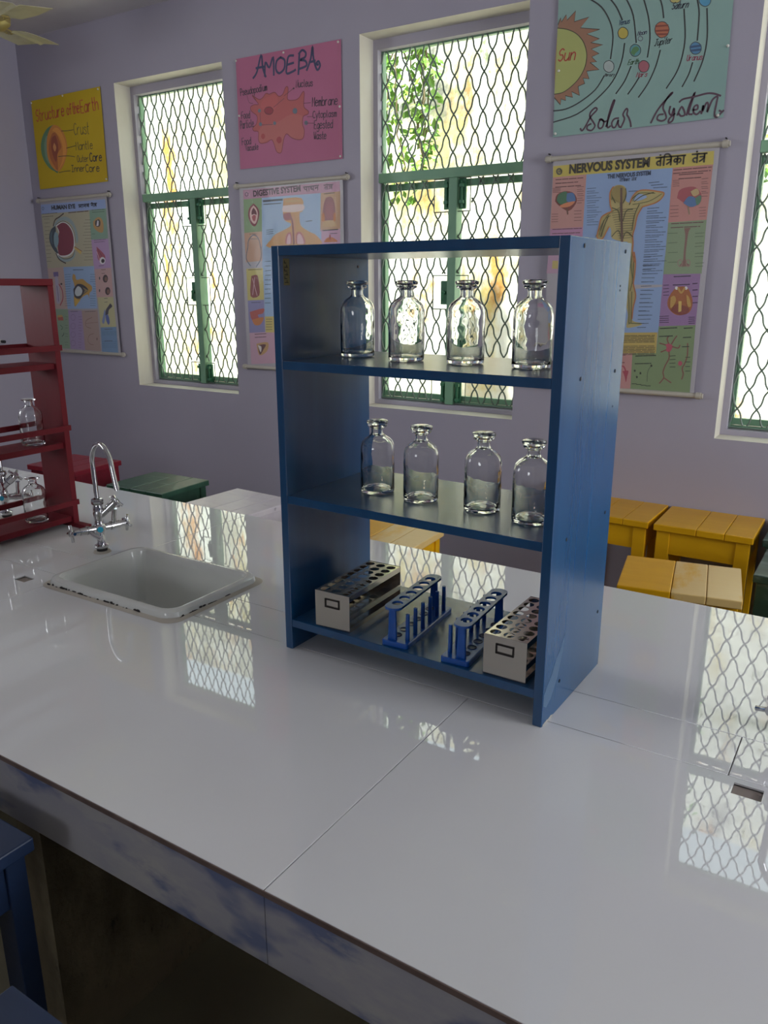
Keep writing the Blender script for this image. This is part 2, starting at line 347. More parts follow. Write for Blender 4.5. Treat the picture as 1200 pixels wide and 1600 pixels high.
for n, (a, b) in enumerate(WIN):
    root = thing('window_%d' % (n+1), WLAB[n], 'window', ((a+b)/2, 2.90, WZ0)); structure(root)
    h0, h1 = .02, WZ1-WZ0-.036          # local z of the opening inside the rim
    hw = (b-a)/2-.02
    zt0, zt1 = .893, .929               # transom
    cxm = .014
    f = MB()
    for x0 in (-hw, hw-.005): f.box((x0, .026, h0), (x0+.005, .052, h1))
    f.box((-hw, .030, h1-.006), (hw, .050, h1)); f.box((-hw, .030, h0), (hw, .050, h0+.010))
    f.build('window_frame', M_GREEN, root)
    MB().box((-hw, 0, zt0), (hw, .032, zt1), bev=.002).build('transom', M_GREEN, root)
    MB().box((cxm-.018, .002, h0), (cxm+.018, .032, zt0), bev=.002).build('mullion', M_GREEN, root)
    cuts = [(cxm-.088, cxm+.070, .771, zt0), (cxm-.088, cxm+.070, .402, .532), (cxm-.088, cxm+.070, h0, .122)]
    g = MB(); wave_grille(g, -hw+.002, hw-.002, zt1-.004, h1, .034, 1.312, .018); g.build('upper_wire_mesh', M_WIRE, root)
    g = MB(); wave_grille(g, -hw+.002, hw-.002, h0+.004, zt0, .034-.0305, zt0-.018, .018, cuts)
    for x in (-hw+.004, hw-.004): g.tube([(x, .018, h0+.004), (x, .018, zt0)], .0022, 6)
    g.tube([(-hw, .018, h0+.004), (hw, .018, h0+.004)], .003, 6)
    k = -hw+.02
    while k < hw-.02:                                  # strand ends bent over the top wire
        if not (cxm-.09 < k < cxm+.072): g.tube([(k, .016, zt0-.03), (k+.002, .012, zt0-.006), (k+.016, .012, zt0-.004), (k+.019, .016, zt0-.03)], .0021, 6)
        k += .0610/2*1.0 if False else .061
    for c in cuts:
        zt = min(c[3], zt0-.002); zb = max(c[2], h0+.004)
        g.tube([(c[0], .016, zb), (c[0], .016, zt), (c[1], .016, zt), (c[1], .016, zb), (c[0], .016, zb)], .0026, 6)
    g.build('lower_wire_mesh', M_WIRE, root)
    for s_, x0, x1 in ((-1, -hw+.005, cxm-.006), (1, cxm+.006, hw-.005)):
        c = MB()
        for xx in (x0, x1-.009): c.box((xx, .028, h0+.012), (xx+.009, .056, zt0-.004))
        c.box((x0, .034, h0+.012), (x1, .050, h0+.034)); c.box((x0, .034, zt0-.030), (x1, .050, zt0-.004))
        cas = c.build('casement', M_GREEN, root)
        MB().box((x0+.007, .041, h0+.032), (x1-.007, .043, zt0-.028)).build('glass_pane', F_PANE, cas)
    MB().box((-hw+.008, .041, zt1+.001), (hw-.008, .043, h1-.005)).build('glass_pane', F_PANE, root)
    for zc, ht in ((.835, .11), (.07, .09)):           # tower bolts at the head and the foot
        lt = MB()
        for sx in (-1, 1):
            xc = cxm+sx*.0335
            lt.box((xc-.014, .020, zc-ht/2), (xc+.014, .030, zc+ht/2), bev=.002); lt.tube([(xc, .014, zc-ht/2+.006), (xc, .014, zc+ht/2-.01)], .0045, 8)
            for dz in (-.03, .03): lt.box((xc-.009, .006, zc+dz-.006), (xc+.009, .022, zc+dz+.006), bev=.001)
        lt.build('tower_bolt', M_DGREEN, root)
    MB().box((cxm-.052, .014, .420), (cxm-.018, .030, .512), bev=.003).build('latch_plate', M_DGREEN, root)
    MB().tube([(cxm-.034, -.002, .466), (cxm-.034, .014, .466)], .008, 10).tube([(cxm-.034, .0, .466), (cxm-.034, -.004, .430)], .005, 8).build('latch_handle', M_DGREEN, root)

# ------------------------------------------------------------------ the yard outside
M_EXT = mat('stained_lime_wash', 'e6e2d6', 0.9, noise=((2.5, 2.5, 1.2), 'dcd8cc', .4, .7), bump=((20, 20, 20), .3, .02))
layer_noise(M_EXT, (3.4, 3.4, 1.9), 'cdb878', .50, .64, seed=1.3)
layer_noise(M_EXT, (4.2, 4.2, 2.0), 'c08a48', .555, .66, seed=5.1)
layer_noise(M_EXT, (3.0, 3.0, 2.4), '5e5c50', .50, .64, seed=8.4, zfade=(1.5, 2.6))
layer_noise(M_EXT, (14, 14, 9), '7c8058', .58, .68, seed=2.2, zfade=(1.2, 2.6))
layer_noise(M_EXT, (2.6, 2.6, 1.3), 'a9a48f', .42, .60, seed=4.4, zfade=(-3.4, -4.1), axis='X')
layer_noise(M_EXT, (5.0, 5.0, 1.6), 'c0803a', .54, .62, seed=6.6, zfade=(-3.5, -4.0), axis='X')
structure(MB().box((-8.5, 4.2, -.15), (5.5, 4.4, 3.1)).build('compound_wall', M_EXT))
structure(MB().box((-8.5, YO, -.25), (5.5, 4.2, -.15)).build('ground', mat('pale_yard_cement', 'b9b2a2', .9, noise=((3, 3, 3), 'a39b8a', .4, .7))))
M_LEAF = mat('creeper_leaf', '5d8a1e', .45, noise=((9, 9, 9), '86ad38', .4, .65)); M_STEM = mat('creeper_stem', '6a5a3a', .8)
def creeper(x0, y0, ztop, zbot, nst, label, seed):
    rnd = random.Random(seed); root = thing('creeper', label, 'plant', (x0, y0, ztop))
    st = MB(); lf = MB()
    for k in range(nst):
        x = rnd.uniform(-.10, .10); y = rnd.uniform(-.05, .05); z = 0; L = (ztop-zbot)*rnd.uniform(.5, 1.0); pts = []
        while z > -L:
            pts.append((x, y, z)); x += rnd.uniform(-.03, .03)*.8; y += rnd.uniform(-.015, .015); z -= .05
            for _ in range(4):
                c = Vector((x+rnd.uniform(-.05, .05), y+rnd.uniform(-.04, .04), z+rnd.uniform(-.03, .03)))
                d = Vector((rnd.uniform(-1, 1), rnd.uniform(-.6, .6), rnd.uniform(-1, .2))).normalized(); u = d.orthogonal().normalized(); l = rnd.uniform(.035, .07)
                lf.add([c, c+d*l*.5+u*l*.28, c+d*l, c+d*l*.5-u*l*.28, c+d*l*.5+d.cross(u)*l*.05], [(0, 1, 4), (1, 2, 4), (2, 3, 4), (3, 0, 4)])
        if len(pts) > 1: st.tube(pts, .004, 5)
    st.build('stem', M_STEM, root); lf.build('foliage', M_LEAF, root, fix=False)
creeper(-2.19, 3.62, 3.05, 1.85, 8, 'green creeper hanging down the stained wall outside the middle window', 3)
creeper(-0.60, 3.50, 3.05, 1.1, 2, 'green creeper trailing outside the left edge of the right window', 9)

# ------------------------------------------------------------------ laboratory bench
TZ = 0.80; Y0, Y1, YA, YB = .587, 1.797, 1.135, 1.257
TX0, TX1 = -3.45, 1.25
bench = thing('laboratory_bench', 'long white tiled laboratory bench with cloud-patterned apron, carrying the sinks and racks', 'bench', (0, 0, 0))
CUT = [MB().prism(rrect(-1.645, 1.103, -1.257, 1.354, .03), .5, .9), MB().box((-1.765, 1.058, .788), (-1.722, 1.088, .9)), MB().box((-.107, 1.091, .788), (-.067, 1.121, .9))]
cutters = []
for c in CUT:
    o = c.build('cutter', M_TILE); cutters.append(o)
def slab(x0, x1, y0, y1, dz=0.0):
    g = .0007
    o = MB().box((x0+g, y0+g, TZ-.010), (x1-g, y1-g, TZ), bev=.0007).build('tile_slab', [M_TILE], bench)
    return o
def split(xs, y0, y1):
    return [slab(xs[i], xs[i+1], y0, y1) for i in range(len(xs)-1)]
slabs = split([TX0, -2.775, -1.660, -.547, .56, TX1], Y0, YA)
slabs += split([TX0, -2.42, -1.4515, -.118, TX1], YA, YB)
slabs += split([TX0, -2.775, -1.660, .56, TX1], YB, Y1)
gr = MB().box((TX0+.004, Y0+.012, TZ-.0100), (TX1-.004, Y1-.004, TZ-.0030)).build('joint_grout', mat('grey_joint_grout', '8d8984', .8), bench)
bed = MB().box((TX0+.004, Y0+.010, TZ-.100), (TX1-.004, Y1-.004, TZ-.0101)).build('bench_bed', M_PIER, bench)
bpy.context.view_layer.update()
dg = None
for o in slabs + [gr, bed]:
    hit = False
    for c in cutters:
        bx = [Vector(v.co) for v in o.data.vertices]; cx_ = [v.co for v in c.data.vertices]
        if all(min(p[i] for p in bx) < max(q[i] for q in cx_) and max(p[i] for p in bx) > min(q[i] for q in cx_) for i in (0, 1)):
            md = o.modifiers.new('hole', 'BOOLEAN'); md.operation = 'DIFFERENCE'; md.object = c; md.solver = 'EXACT'; hit = True
    if hit:
        dg = bpy.context.evaluated_depsgraph_get(); dg.update()
        me = bpy.data.meshes.new_from_object(o.evaluated_get(dg)); o.modifiers.clear(); o.data = me
for c in cutters: bpy.data.objects.remove(c, do_unlink=True)
for x0, x1 in ((TX0, -2.775), (-2.775, -1.660), (-1.660, -.547), (-.547, .56), (.56, TX1)):
    MB().box((x0+.0004, Y0+.0005, TZ-.112), (x1-.0004, Y0+.0095, TZ-.0085), bev=.0007).build('apron_tile', M_APRON, bench)
MB().box((TX0, Y0-.0008, TZ-.0088), (TX1, Y0+.004, TZ-.0009)).build('brown_tile_edge', M_TILE_BODY, bench)
for xp in (-2.72, -1.25, .45):
    MB().box((xp, .69, 0), (xp+.07, 1.70, TZ-.10)).build('support_pier', M_PIER, bench)

for x0, y0, x1, y1 in ((-1.765, 1.058, -1.722, 1.088), (-.107, 1.091, -.067, 1.121)):
    o = MB().box((x0, y0, TZ-.012), (x1, y1, TZ-.0045)).build('recess_plate', mat('brown_grey_recess', '8b8078', .8), bench); o['label'] = 'small brown-grey rectangular recess in the bench top'
# sinks
def sink(loc, label, rz=0.0):
    root = thing('sink', label, 'sink', loc, rz); b = MB()
    hx, hy = .2185, .150
    def L(e, z, r): return rrect(-hx+e, -hy+e, hx-e, hy-e, r, z, 8)
    b.rings([L(.024, -.002, .028), L(.0, .0, .040), L(.0, .008, .040), L(.003, .0155, .038), L(.010, .0195, .036), L(.017, .0195, .034), L(.023, .014, .032), L(.027, -.002, .03), L(.036, -.12, .042), L(.055, -.148, .045), L(.11, -.155, .02)], cap1=True)
    b.build('basin', M_SINK, root)
    MB().rings([L(-.011, .0004, .036), L(-.007, .003, .036), L(.004, .005, .033)]).build('grout_bead', M_GROUT, root)
    rnd = random.Random(5)
    for k in range(46):
        ch = MB()
        t = rnd.random()
        if k < 30:
            x = -hx+.02+t*.33; y = -hy-.0006; nx, ny = 0, -1
        else:
            x = hx+.0006; y = -hy+.02+t*.17; nx, ny = 1, 0
        z = rnd.uniform(.002, .007); wd = rnd.uniform(.003, .012)*(1 if rnd.random() < .6 else .5); ht = rnd.uniform(.0012, .0034); pts = []
        for q in range(7):
            a = 2*PI*q/7; r_ = rnd.uniform(.6, 1.1); pts.append((math.cos(a)*wd*r_, math.sin(a)*ht*r_))
        T = Matrix.Translation((x, y, z)) @ (Matrix(((1, 0, 0, 0), (0, 0, 1, 0), (0, 1, 0, 0), (0, 0, 0, 1))) if ny else Matrix(((0, 0, 1, 0), (1, 0, 0, 0), (0, 1, 0, 0), (0, 0, 0, 1))))
        ch.prism(pts, -.0012, .0008, 0, T); ch.build('glaze_chip', M_CHIP, root)
    MB().lathe([(.022, .0), (.022, .003), (.016, .003), (.014, .0005), (.0, .0005)], 20).build('drain', M_CHROME, root).location = (0, 0, -.1555)
    return root
s1 = sink((-1.4515, 1.2265, TZ), 'rectangular white ceramic sink with black chips along its rim, beside the tall tap', math.radians(0.5))

# ------------------------------------------------------------------ taps
def cross_handle(mb, T, r=.0054, L=.0235):
    mb.tube([(0, 0, -.004), (0, 0, .006)], .008, 10, T=T)
    for a in (0, PI/2): mb.tube([(-L*math.cos(a), -L*math.sin(a), 0), (L*math.cos(a), L*math.sin(a), 0)], [r*.8, r*.8], 8, T=T)
def along(p, d):
    z = Vector(d).normalized(); q = Vector((0, 0, 1)).rotation_difference(z); return Matrix.Translation(p) @ q.to_matrix().to_4x4()
def make_tap(loc, rz, label):
    root = thing('lab_tap', label, 'tap', loc, rz, 'gooseneck laboratory taps')
    b = MB()
    b.lathe([(0, .012), (.016, .012), (.0185, .016), (.0185, .020), (.012, .024), (.0105, .030), (.010, .052), (.013, .056), (.0165, .062), (.0165, .074), (.012, .080), (.011, .090), (.0125, .100), (.014, .112), (.0125, .128), (.011, .134)], 20)
    b.lathe([(.0145, .134), (.016, .137), (.016, .147), (.0145, .150), (.009, .152)], 6)
    b.build('body', M_CHROME, root)
    MB().lathe([(0, -.0005), (.024, -.0005), (.022, .004), (.014, .005), (0, .005)], 20).build('grout_ring', M_GROUT, root)
    MB().lathe([(0, .004), (.0145, .004), (.0145, .0115), (.017, .0125), (0, .0125)], 20).build('rubber_washer', M_BLACK, root)
    pts = [(0, 0, .150), (-.002, 0, .20), (-.004, 0, .235)]
    for k in range(1, 13):
        a = PI - (PI*.93)*k/12; pts.append((.055 + .058*math.cos(a) - .004*(1-k/12), 0, .240 + .066*math.sin(a)))
    pts += [(.121, 0, .222), (.127, 0, .206)]
    nk = MB().tube(pts, .0062, 12); nk.tube([(.1235, 0, .2155), (.129, 0, .200)], .0072, 12); nk.tube([(.129, 0, .2005), (.1305, 0, .196)], .0055, 12)
    nk.build('gooseneck', M_CHROME, root)
    for s_, L in ((-1, .078), (1, .078)):
        h = MB(); z = .068
        h.tube([(0, s_*.010, z), (0, s_*.030, z)], .0098, 14); h.tube([(0, s_*.030, z), (0, s_*.036, z)], .0125, 14); h.tube([(0, s_*.036, z), (0, s_*.056, z)], .0105, 14)
        h.tube([(0, s_*.056, z), (0, s_*(L-.006), z)], .0085, 14); arm = h.build('side_valve', M_CHROME, root)
        o = MB().tube([(0, s_*.032, z), (.016, s_*.026, z-.010), (.034, s_*.014, z-.020)] if s_ < 0 else [(0, s_*.040, z), (.002, s_*.042, z+.03), (.006, s_*.044, z+.048)], .0065, 12).build('nozzle', M_CHROME, root)
        c = MB(); cross_handle(c, along((0, s_*L, z), (0, s_, 0)) @ Matrix.Rotation(.2, 4, 'Z')); c.build('cross_handle', M_CHROME, arm)
    d = Vector((.35, .62, .62)).normalized(); p0 = Vector((0, 0, .098)); u = MB()
    u.tube([p0, p0+d*.030], .0095, 14); u.tube([p0+d*.030, p0+d*.034], .007, 12); u.tube([p0+d*.034, p0+d*.058], .0115, 14); up = u.build('upper_valve', M_CHROME, root)
    c = MB(); cross_handle(c, along(p0+d*.064, d)); c.build('cross_handle', M_CHROME, up)
    st = MB().lathe([(0, .0), (.0078, .0), (.0078, .0008), (0, .0008)], 16, T=along((.0158, -.006, .068), (1, -.45, .1))).build('sticker', M_CYAN, root); st['label'] = 'round cyan sticker on the tap body'
    return root
tap = make_tap((-1.751, 1.314, TZ), math.radians(-14), 'chrome gooseneck tap with cross handles and cyan sticker, left of the white sink')

# ------------------------------------------------------------------ blue rack
RO = (-.401, 1.109, TZ); RZ = math.radians(-1.22); RW, RD, RH = .547, .275, .766; t = .0165
rack = thing('bottle_rack', 'tall blue painted wooden rack with three shelves standing on the white bench', 'rack', RO, RZ)
for x0, lab in ((-RW, None), (-t, None)):
    MB().box((x0, 0, 0), (x0+t, RD, RH), bev=.0012).build('side_panel', M_BLUE, rack)
MB().box((-RW+t, .0005, RH-.0165), (-t, RD-.0005, RH), bev=.001).build('top_panel', M_BLUE, rack)
for z1 in (.5685, .317, .064):
    MB().box((-RW+t, .001, z1-.0155), (-t, RD-.001, z1), bev=.001).build('shelf', M_BLUE, rack)
RT = Matrix.Translation(RO) @ Matrix.Rotation(RZ, 4, 'Z')
for y, z in ((.055, RH-.012), (.245, RH-.014), (.232, RH-.075), (.232, RH-.068), (.075, .562), (.238, .560), (.24, .50), (.06, .309), (.245, .31), (.07, .055), (.248, .118)):
    big = z not in (RH-.075, RH-.068, .50)
    MB().lathe([(0, 0), (.0032 if big else .0016, 0), (.0032 if big else .0016, .0006), (0, .0006)], 10, T=Matrix.Translation((0, y, z)) @ Matrix.Rotation(PI/2, 4, 'Y')).build('screw_hole', M_HOLE, rack)
for y, z in ((.238, .735), (.238, .562), (.238, .309)):
    MB().lathe([(0, 0), (.0026, 0), (.0026, .0006), (0, .0006)], 10, T=Matrix.Translation((-RW+t, y, z)) @ Matrix.Rotation(PI/2, 4, 'Y')).build('screw_hole', M_HOLE, rack)
sc = MB().prism([(0, .02), (.012, .012), (.03, .02), (.055, .048), (.068, .075), (.078, .105), (.076, .118), (.058, .095), (.045, .086), (.028, .064), (.012, .052), (.0, .04)], 0, .0003, 0, Matrix(((0, 0, 1, .0), (1, 0, 0, .003), (0, 1, 0, .018), (0, 0, 0, 1)))).build('scuff_mark', mat('pale_scuff', '48637f', .6), rack)
sc['label'] = 'pale scuffed patch low on the side panel'
mk = MB()
for q in range(7):
    y = .004+q*.006
    mk.prism([(y, 0), (y+.004, .001), (y+.008, .002), (y+.005, .0035+(q % 3)*.001), (y+.001, .003)], 0, .0004, 0, Matrix(((0, 0, 1, 0), (1, 0, 0, 0), (0, 1, 0, .0), (0, 0, 0, 1))))
mk.build('chipped_paint', mat('bare_wood_chip', 'b5b0a4', .8), rack)
stk = MB().box((-RW+t, .012, .700), (-RW+t+.0005, .028, .745), 0)
for q, (z, w_) in enumerate(((.704, .010), (.7105, .007), (.717, .010), (.7235, .008), (.730, .010), (.737, .006))):
    stk.box((-RW+t+.0004, .014, z), (-RW+t+.0008, .014+w_, z+.0012), 1); stk.box((-RW+t+.0004, .014 if q % 2 else .020, z), (-RW+t+.0008, .0155 if q % 2 else .0215, z+.005), 1)
so = stk.build('sticker', [mat('yellowed_sticker', '8f8452', .6), M_HOLE], rack); so['label'] = 'small yellowed sticker with dark marks'

# ------------------------------------------------------------------ reagent bottles
def bottle_proto(stopper):
    o_ = [(.0, .0035), (.020, .0025), (.028, .0), (.0315, .0015), (.0325, .006), (.0325, .083), (.0318, .091), (.029, .0985), (.0235, .1045), (.017, .1085), (.0128, .1115), (.0112, .116), (.0112, .1225)]
    o_ += [(.0130, .1245), (.0175, .1265), (.0185, .1285), (.0175, .1305)] if stopper else [(.0120, .1245), (.0165, .1275), (.0200, .1290), (.0200, .1310), (.0175, .1318)]
    i_ = [(.0098, .1305), (.0090, .126), (.0088, .115), (.0105, .1100), (.0155, .1060), (.022, .1020), (.0268, .0965), (.0292, .090), (.0298, .083), (.0298, .012), (.027, .0065), (.016, .0070), (.0, .0085)]
    root = bpy.data.objects.new('reagent_bottle', None); COL.objects.link(root); root['category'] = 'bottle'; root.empty_display_size = .03
    MB().lathe(o_+i_, 40).build('glass_body', G_BOTTLE, root)
    if stopper:
        MB().lathe([(0, .108), (.0078, .108), (.0086, .1306), (.0120, .1312), (.0190, .1318), (.0205, .1345), (.0200, .1375), (.0150, .1392), (.0, .1395)], 32).build('stopper', G_STOP, root)
    return root
NTH = ['leftmost', 'second from left', 'third from left', 'rightmost']
def rp(x, y, z): return tuple(RT @ Vector((x, y, z)))
proto = None
for row, z, P, rn in (('top', .5685, ((-.473, .154), (-.348, .130), (-.231, .136), (-.105, .130)), 'top shelf'), ('mid', .317, ((-.407, .123), (-.305, .115), (-.180, .117), (-.079, .098)), 'middle shelf')):
    for i, (x, y) in enumerate(P):
        lab = 'stoppered clear glass bottle, %s of four on the blue rack %s' % (NTH[i], rn)
        if proto is None: proto = bottle_proto(True); o = proto
        else: o = copy_tree(proto)
        o.location = rp(x, y, z+.0003); o.rotation_euler = (0, 0, i*1.7+(row == 'mid')*.8); o['label'] = lab; o['group'] = 'stoppered bottles on the blue rack'
# ------------------------------------------------------------------ steel test tube racks
def steel_rack(loc, rz, label):
    root = thing('steel_test_tube_rack', label, 'test tube rack', loc, rz, 'steel test tube racks'); W, L, H, s_ = .078, .195, .074, .0008
    for y in (0, L-s_): MB().box((-W/2, y, 0), (W/2, y+s_, H), bev=.0003).build('end_plate', M_STEEL, root)
    for z, hr in ((H-.0006, .0097), (.034, .0097)):
        p = MB(); holed_plate(p, -W/2+.0012, .004, 3, 8, (W-.0024)/3, (L-.008)/8, z-s_, z, hr)
        for y in (.0008, L-.004): p.box((-W/2+.0012, y, z-s_), (W/2-.0012, y+.0032, z))
        for x in (-W/2+.0004, W/2-.0012): p.box((x, .0008, z-.011), (x+.0008, L-.0008, z))
        p.build('top_tray' if z > .05 else 'middle_tray', M_STEEL, root)
    p = MB().box((-W/2+.001, .0008, .0), (W/2-.001, L-.0008, .0008))
    for x in (-W/2+.0004, W/2-.0012): p.box((x, .0008, 0), (x+.0008, L-.0008, .010))
    p.build('bottom_tray', M_STEEL, root)
    h = MB(); zc = .052
    for a, b in (((-.0165, -.0015, zc-.009), (.0165, 0, zc-.006)), ((-.0165, -.0015, zc-.009), (-.0140, 0, zc+.009)), ((.0140, -.0015, zc-.009), (.0165, 0, zc+.009)), ((-.0165, -.0015, zc+.0065), (.0165, 0, zc+.009))): h.box(a, b)
    h.build('label_holder', M_BLACKMETAL, root)
    return root
sx = rp(-.4345, .008, .0645)
steel_rack(sx, RZ+math.radians(3.0), 'shiny steel test tube rack at the left end of the bottom blue shelf')
steel_rack(rp(-.0745, .008, .0645), RZ+math.radians(0.5), 'shiny steel test tube rack at the right end of the bottom blue shelf')
# ------------------------------------------------------------------ blue plastic test tube racks
def plastic_rack(loc, rz, label):
    root = thing('plastic_test_tube_rack', label, 'test tube rack', loc, rz, 'blue plastic test tube racks'); W, L = .054, .200
    b = MB(); b.rings([rrect(-W/2, -L/2, W/2, L/2, .006, 0, 4), rrect(-W/2, -L/2, W/2, L/2, .006, .0085, 4), rrect(-W/2+.0015, -L/2+.0015, W/2-.0015, L/2-.0015, .005, .010, 4)], cap0=True, cap1=True, smooth=False)
    b.build('base', M_PLASTIC, root)
    xt, R_ = -.009, .0105
    for k in range(6):
        y = -.070+k*.028
        MB().lathe([(.0, .0103), (.0065, .0103), (.0085, .0112), (.0088, .0102)], 16, T=Matrix.Translation((xt, y, 0))).build('tube_well', mat('dark_blue_well', '0a2a58', .4), root)
    p = MB(); zt = .074; hw_ = .0165; Y_ = .084
    holed_plate(p, xt-hw_, -Y_, 1, 6, 2*hw_, 2*Y_/6, zt-.0045, zt, R_, n=24)
    for s_ in (-1, 1):
        arc = [(xt+hw_*math.cos(a), s_*Y_+s_*hw_*.9*math.sin(a)) for a in [PI*k/12 for k in range(13)]]
        p.prism(arc if s_ > 0 else arc[::-1], zt-.0045, zt)
    p.build('top_plate', M_PLASTIC, root)
    for s_ in (-1, 1):
        MB().rings([rrect(xt-.009, s_*.089-.0035, xt+.009, s_*.089+.0035, .003, .0095, 3), rrect(xt-.007, s_*.089-.003, xt+.007, s_*.089+.003, .0028, zt-.004, 3)], cap0=True, cap1=True, smooth=False).build('support_post', M_PLASTIC, root)
    for k in range(6):
        MB().tube([(.0185, -.082+k*.0315, .0095), (.0185, -.082+k*.0315, .062)], [.0042, .0036], 12).build('drying_peg', M_PLASTIC, root)
    return root
plastic_rack(rp(-.302, .107, .0645), RZ+math.radians(5), 'blue plastic test tube rack beside the left steel rack, pegs on its right')
plastic_rack(rp(-.177, .107, .0645), RZ+math.radians(184.5), 'blue plastic test tube rack nearer the right steel rack, pegs on its left')

# ------------------------------------------------------------------ red rack with two bottles
rr = thing('red_bottle_rack', 'dark red open wooden rack with guard rails at the left end of the bench', 'rack', (-2.012, 1.440, TZ), math.radians(0.6))
D_, H_, LY = .125, .700, .56
for y in (-.018, -LY):
    MB().box((-D_, y, 0), (0, y+.018, H_), bev=.0012).build('side_panel', M_RED, rr)
MB().box((-D_, -LY+.001, H_), (.002, .0, H_+.018), bev=.0012).build('top_panel', M_RED, rr)
for z in (.016, .240, .470):
    MB().box((-D_+.004, -LY+.018, z), (-.010, -.018, z+.017), bev=.001).build('shelf', M_RED, rr)
    for x in (.0, -D_-.008):
        MB().box((x, -LY-.001, z+.052), (x+.008, .002, z+.068), bev=.001).build('guard_rail', M_RED, rr)
MB().box((-D_, -.02, 0), (.05, .004, .012), bev=.001).build('foot', M_RED, rr)
RR = Matrix.Translation(rr.location) @ Matrix.Rotation(math.radians(.6), 4, 'Z')
ob = bottle_proto(False); ob.location = RR @ Vector((-.060, -.080, .2573)); ob['label'] = 'open clear glass bottle on the middle shelf of the red rack'
ob2 = copy_tree(ob); ob2.location = RR @ Vector((-.052, -.105, .0333)); ob2['label'] = 'open clear glass bottle on the lowest shelf of the red rack'
for o in (ob, ob2): o['group'] = 'open bottles on the red rack'
dup(tap, (-2.273, 1.37, TZ), math.radians(-40), 'chrome gooseneck tap seen behind the red rack')
dup(tap, (-.062, 1.314, TZ), math.radians(-14), 'chrome gooseneck tap at the right edge of the photo, mostly cut off')

# ------------------------------------------------------------------ stools
def make_stool(label, m, loc, rz, group='painted wooden stools', W=.30, D=.255, H=.755):
    root = thing('wooden_stool', label, 'stool', loc, rz, group)
    w3 = W/3
    s_ = MB()
    for k, (a, b) in enumerate(((0, .44), (.44, .72), (.72, 1))): s_.box((-W/2+a*W+.0005, -D/2, H-.022), (-W/2+b*W-.0005, D/2, H), mi=min(k, 1), bev=.0025)
    s_.build('seat', [m, m], root)
    lg = .042
    for sx_ in (-1, 1):
        for sy in (-1, 1):
            x, y = sx_*(W/2-.030), sy*(D/2-.026)
            MB().box((x-lg/2, y-lg*.35, 0), (x+lg/2, y+lg*.35, H-.022), bev=.002).build('leg', m, root)
    for sy in (-1, 1):
        y = sy*(D/2-.022); MB().box((-W/2+.045, y-.007, H-.100), (W/2-.045, y+.007, H-.022), bev=.001).build('apron_rail', m, root)
        MB().box((-W/2+.045, y-.008, .20), (W/2-.045, y+.008, .235), bev=.001).build('stretcher', m, root)
    for sx_ in (-1, 1):
        x = sx_*(W/2-.022); MB().box((x-.007, -D/2+.035, H-.100), (x+.007, D/2-.035, H-.022), bev=.001).build('apron_rail', m, root)
        MB().box((x-.008, -D/2+.035, .26), (x+.008, D/2-.035, .295), bev=.001).build('stretcher', m, root)
    return root
def restool(src, m, label, loc, rz, m2=None):
    c = dup(src, loc, rz, label)
    for ch in c.children:
        ch.data = ch.data.copy(); ch.data.materials[0] = m
        if len(ch.data.materials) > 1: ch.data.materials[1] = m2 or m
    return c
ys = make_stool('yellow stool against the wall, last before the dark green one', M_YEL, (-.433, 2.668, 0), math.radians(0.5))
dup(ys, (-.747, 2.672, 0), math.radians(-1), 'yellow stool against the wall, partly hidden by the blue rack')
restool(ys, M_YEL, 'yellow stool with two worn bare wood seat boards, in front of the other yellow stools', (-.395, 2.085, 0), math.radians(10), M_YELW)
restool(ys, M_YEL, 'yellow stool with worn seat seen through the blue rack above the bench edge', (-1.268, 1.985, 0), math.radians(3), M_YELW)
restool(ys, M_SGRN, 'green wooden stool with worn edge between the red and white stools', (-2.378, 2.075, 0), math.radians(2))
restool(ys, M_SWHT, 'white wooden stool beside the green stool behind the bench', (-1.905, 2.035, 0), math.radians(-3))
restool(ys, M_SRED, 'red wooden stool behind the red rack, nearest the left corner', (-2.965, 2.130, 0), math.radians(4))
restool(ys, M_SDGR, 'dark green stool against the wall at the right photo edge', (-.108, 2.668, 0), 0)
restool(ys, M_SDGR, 'dark green stool standing nearer the bench at the right photo edge', (-.085, 2.33, 0), 0)
restool(ys, M_SBLU, 'blue stool tucked beside the bench front, at the left photo edge', (-1.072, .402, 0), 0)
restool(ys, M_SBLU, 'blue stool in the bottom left corner, nearest the camera', (-.575, .240, 0), 0)

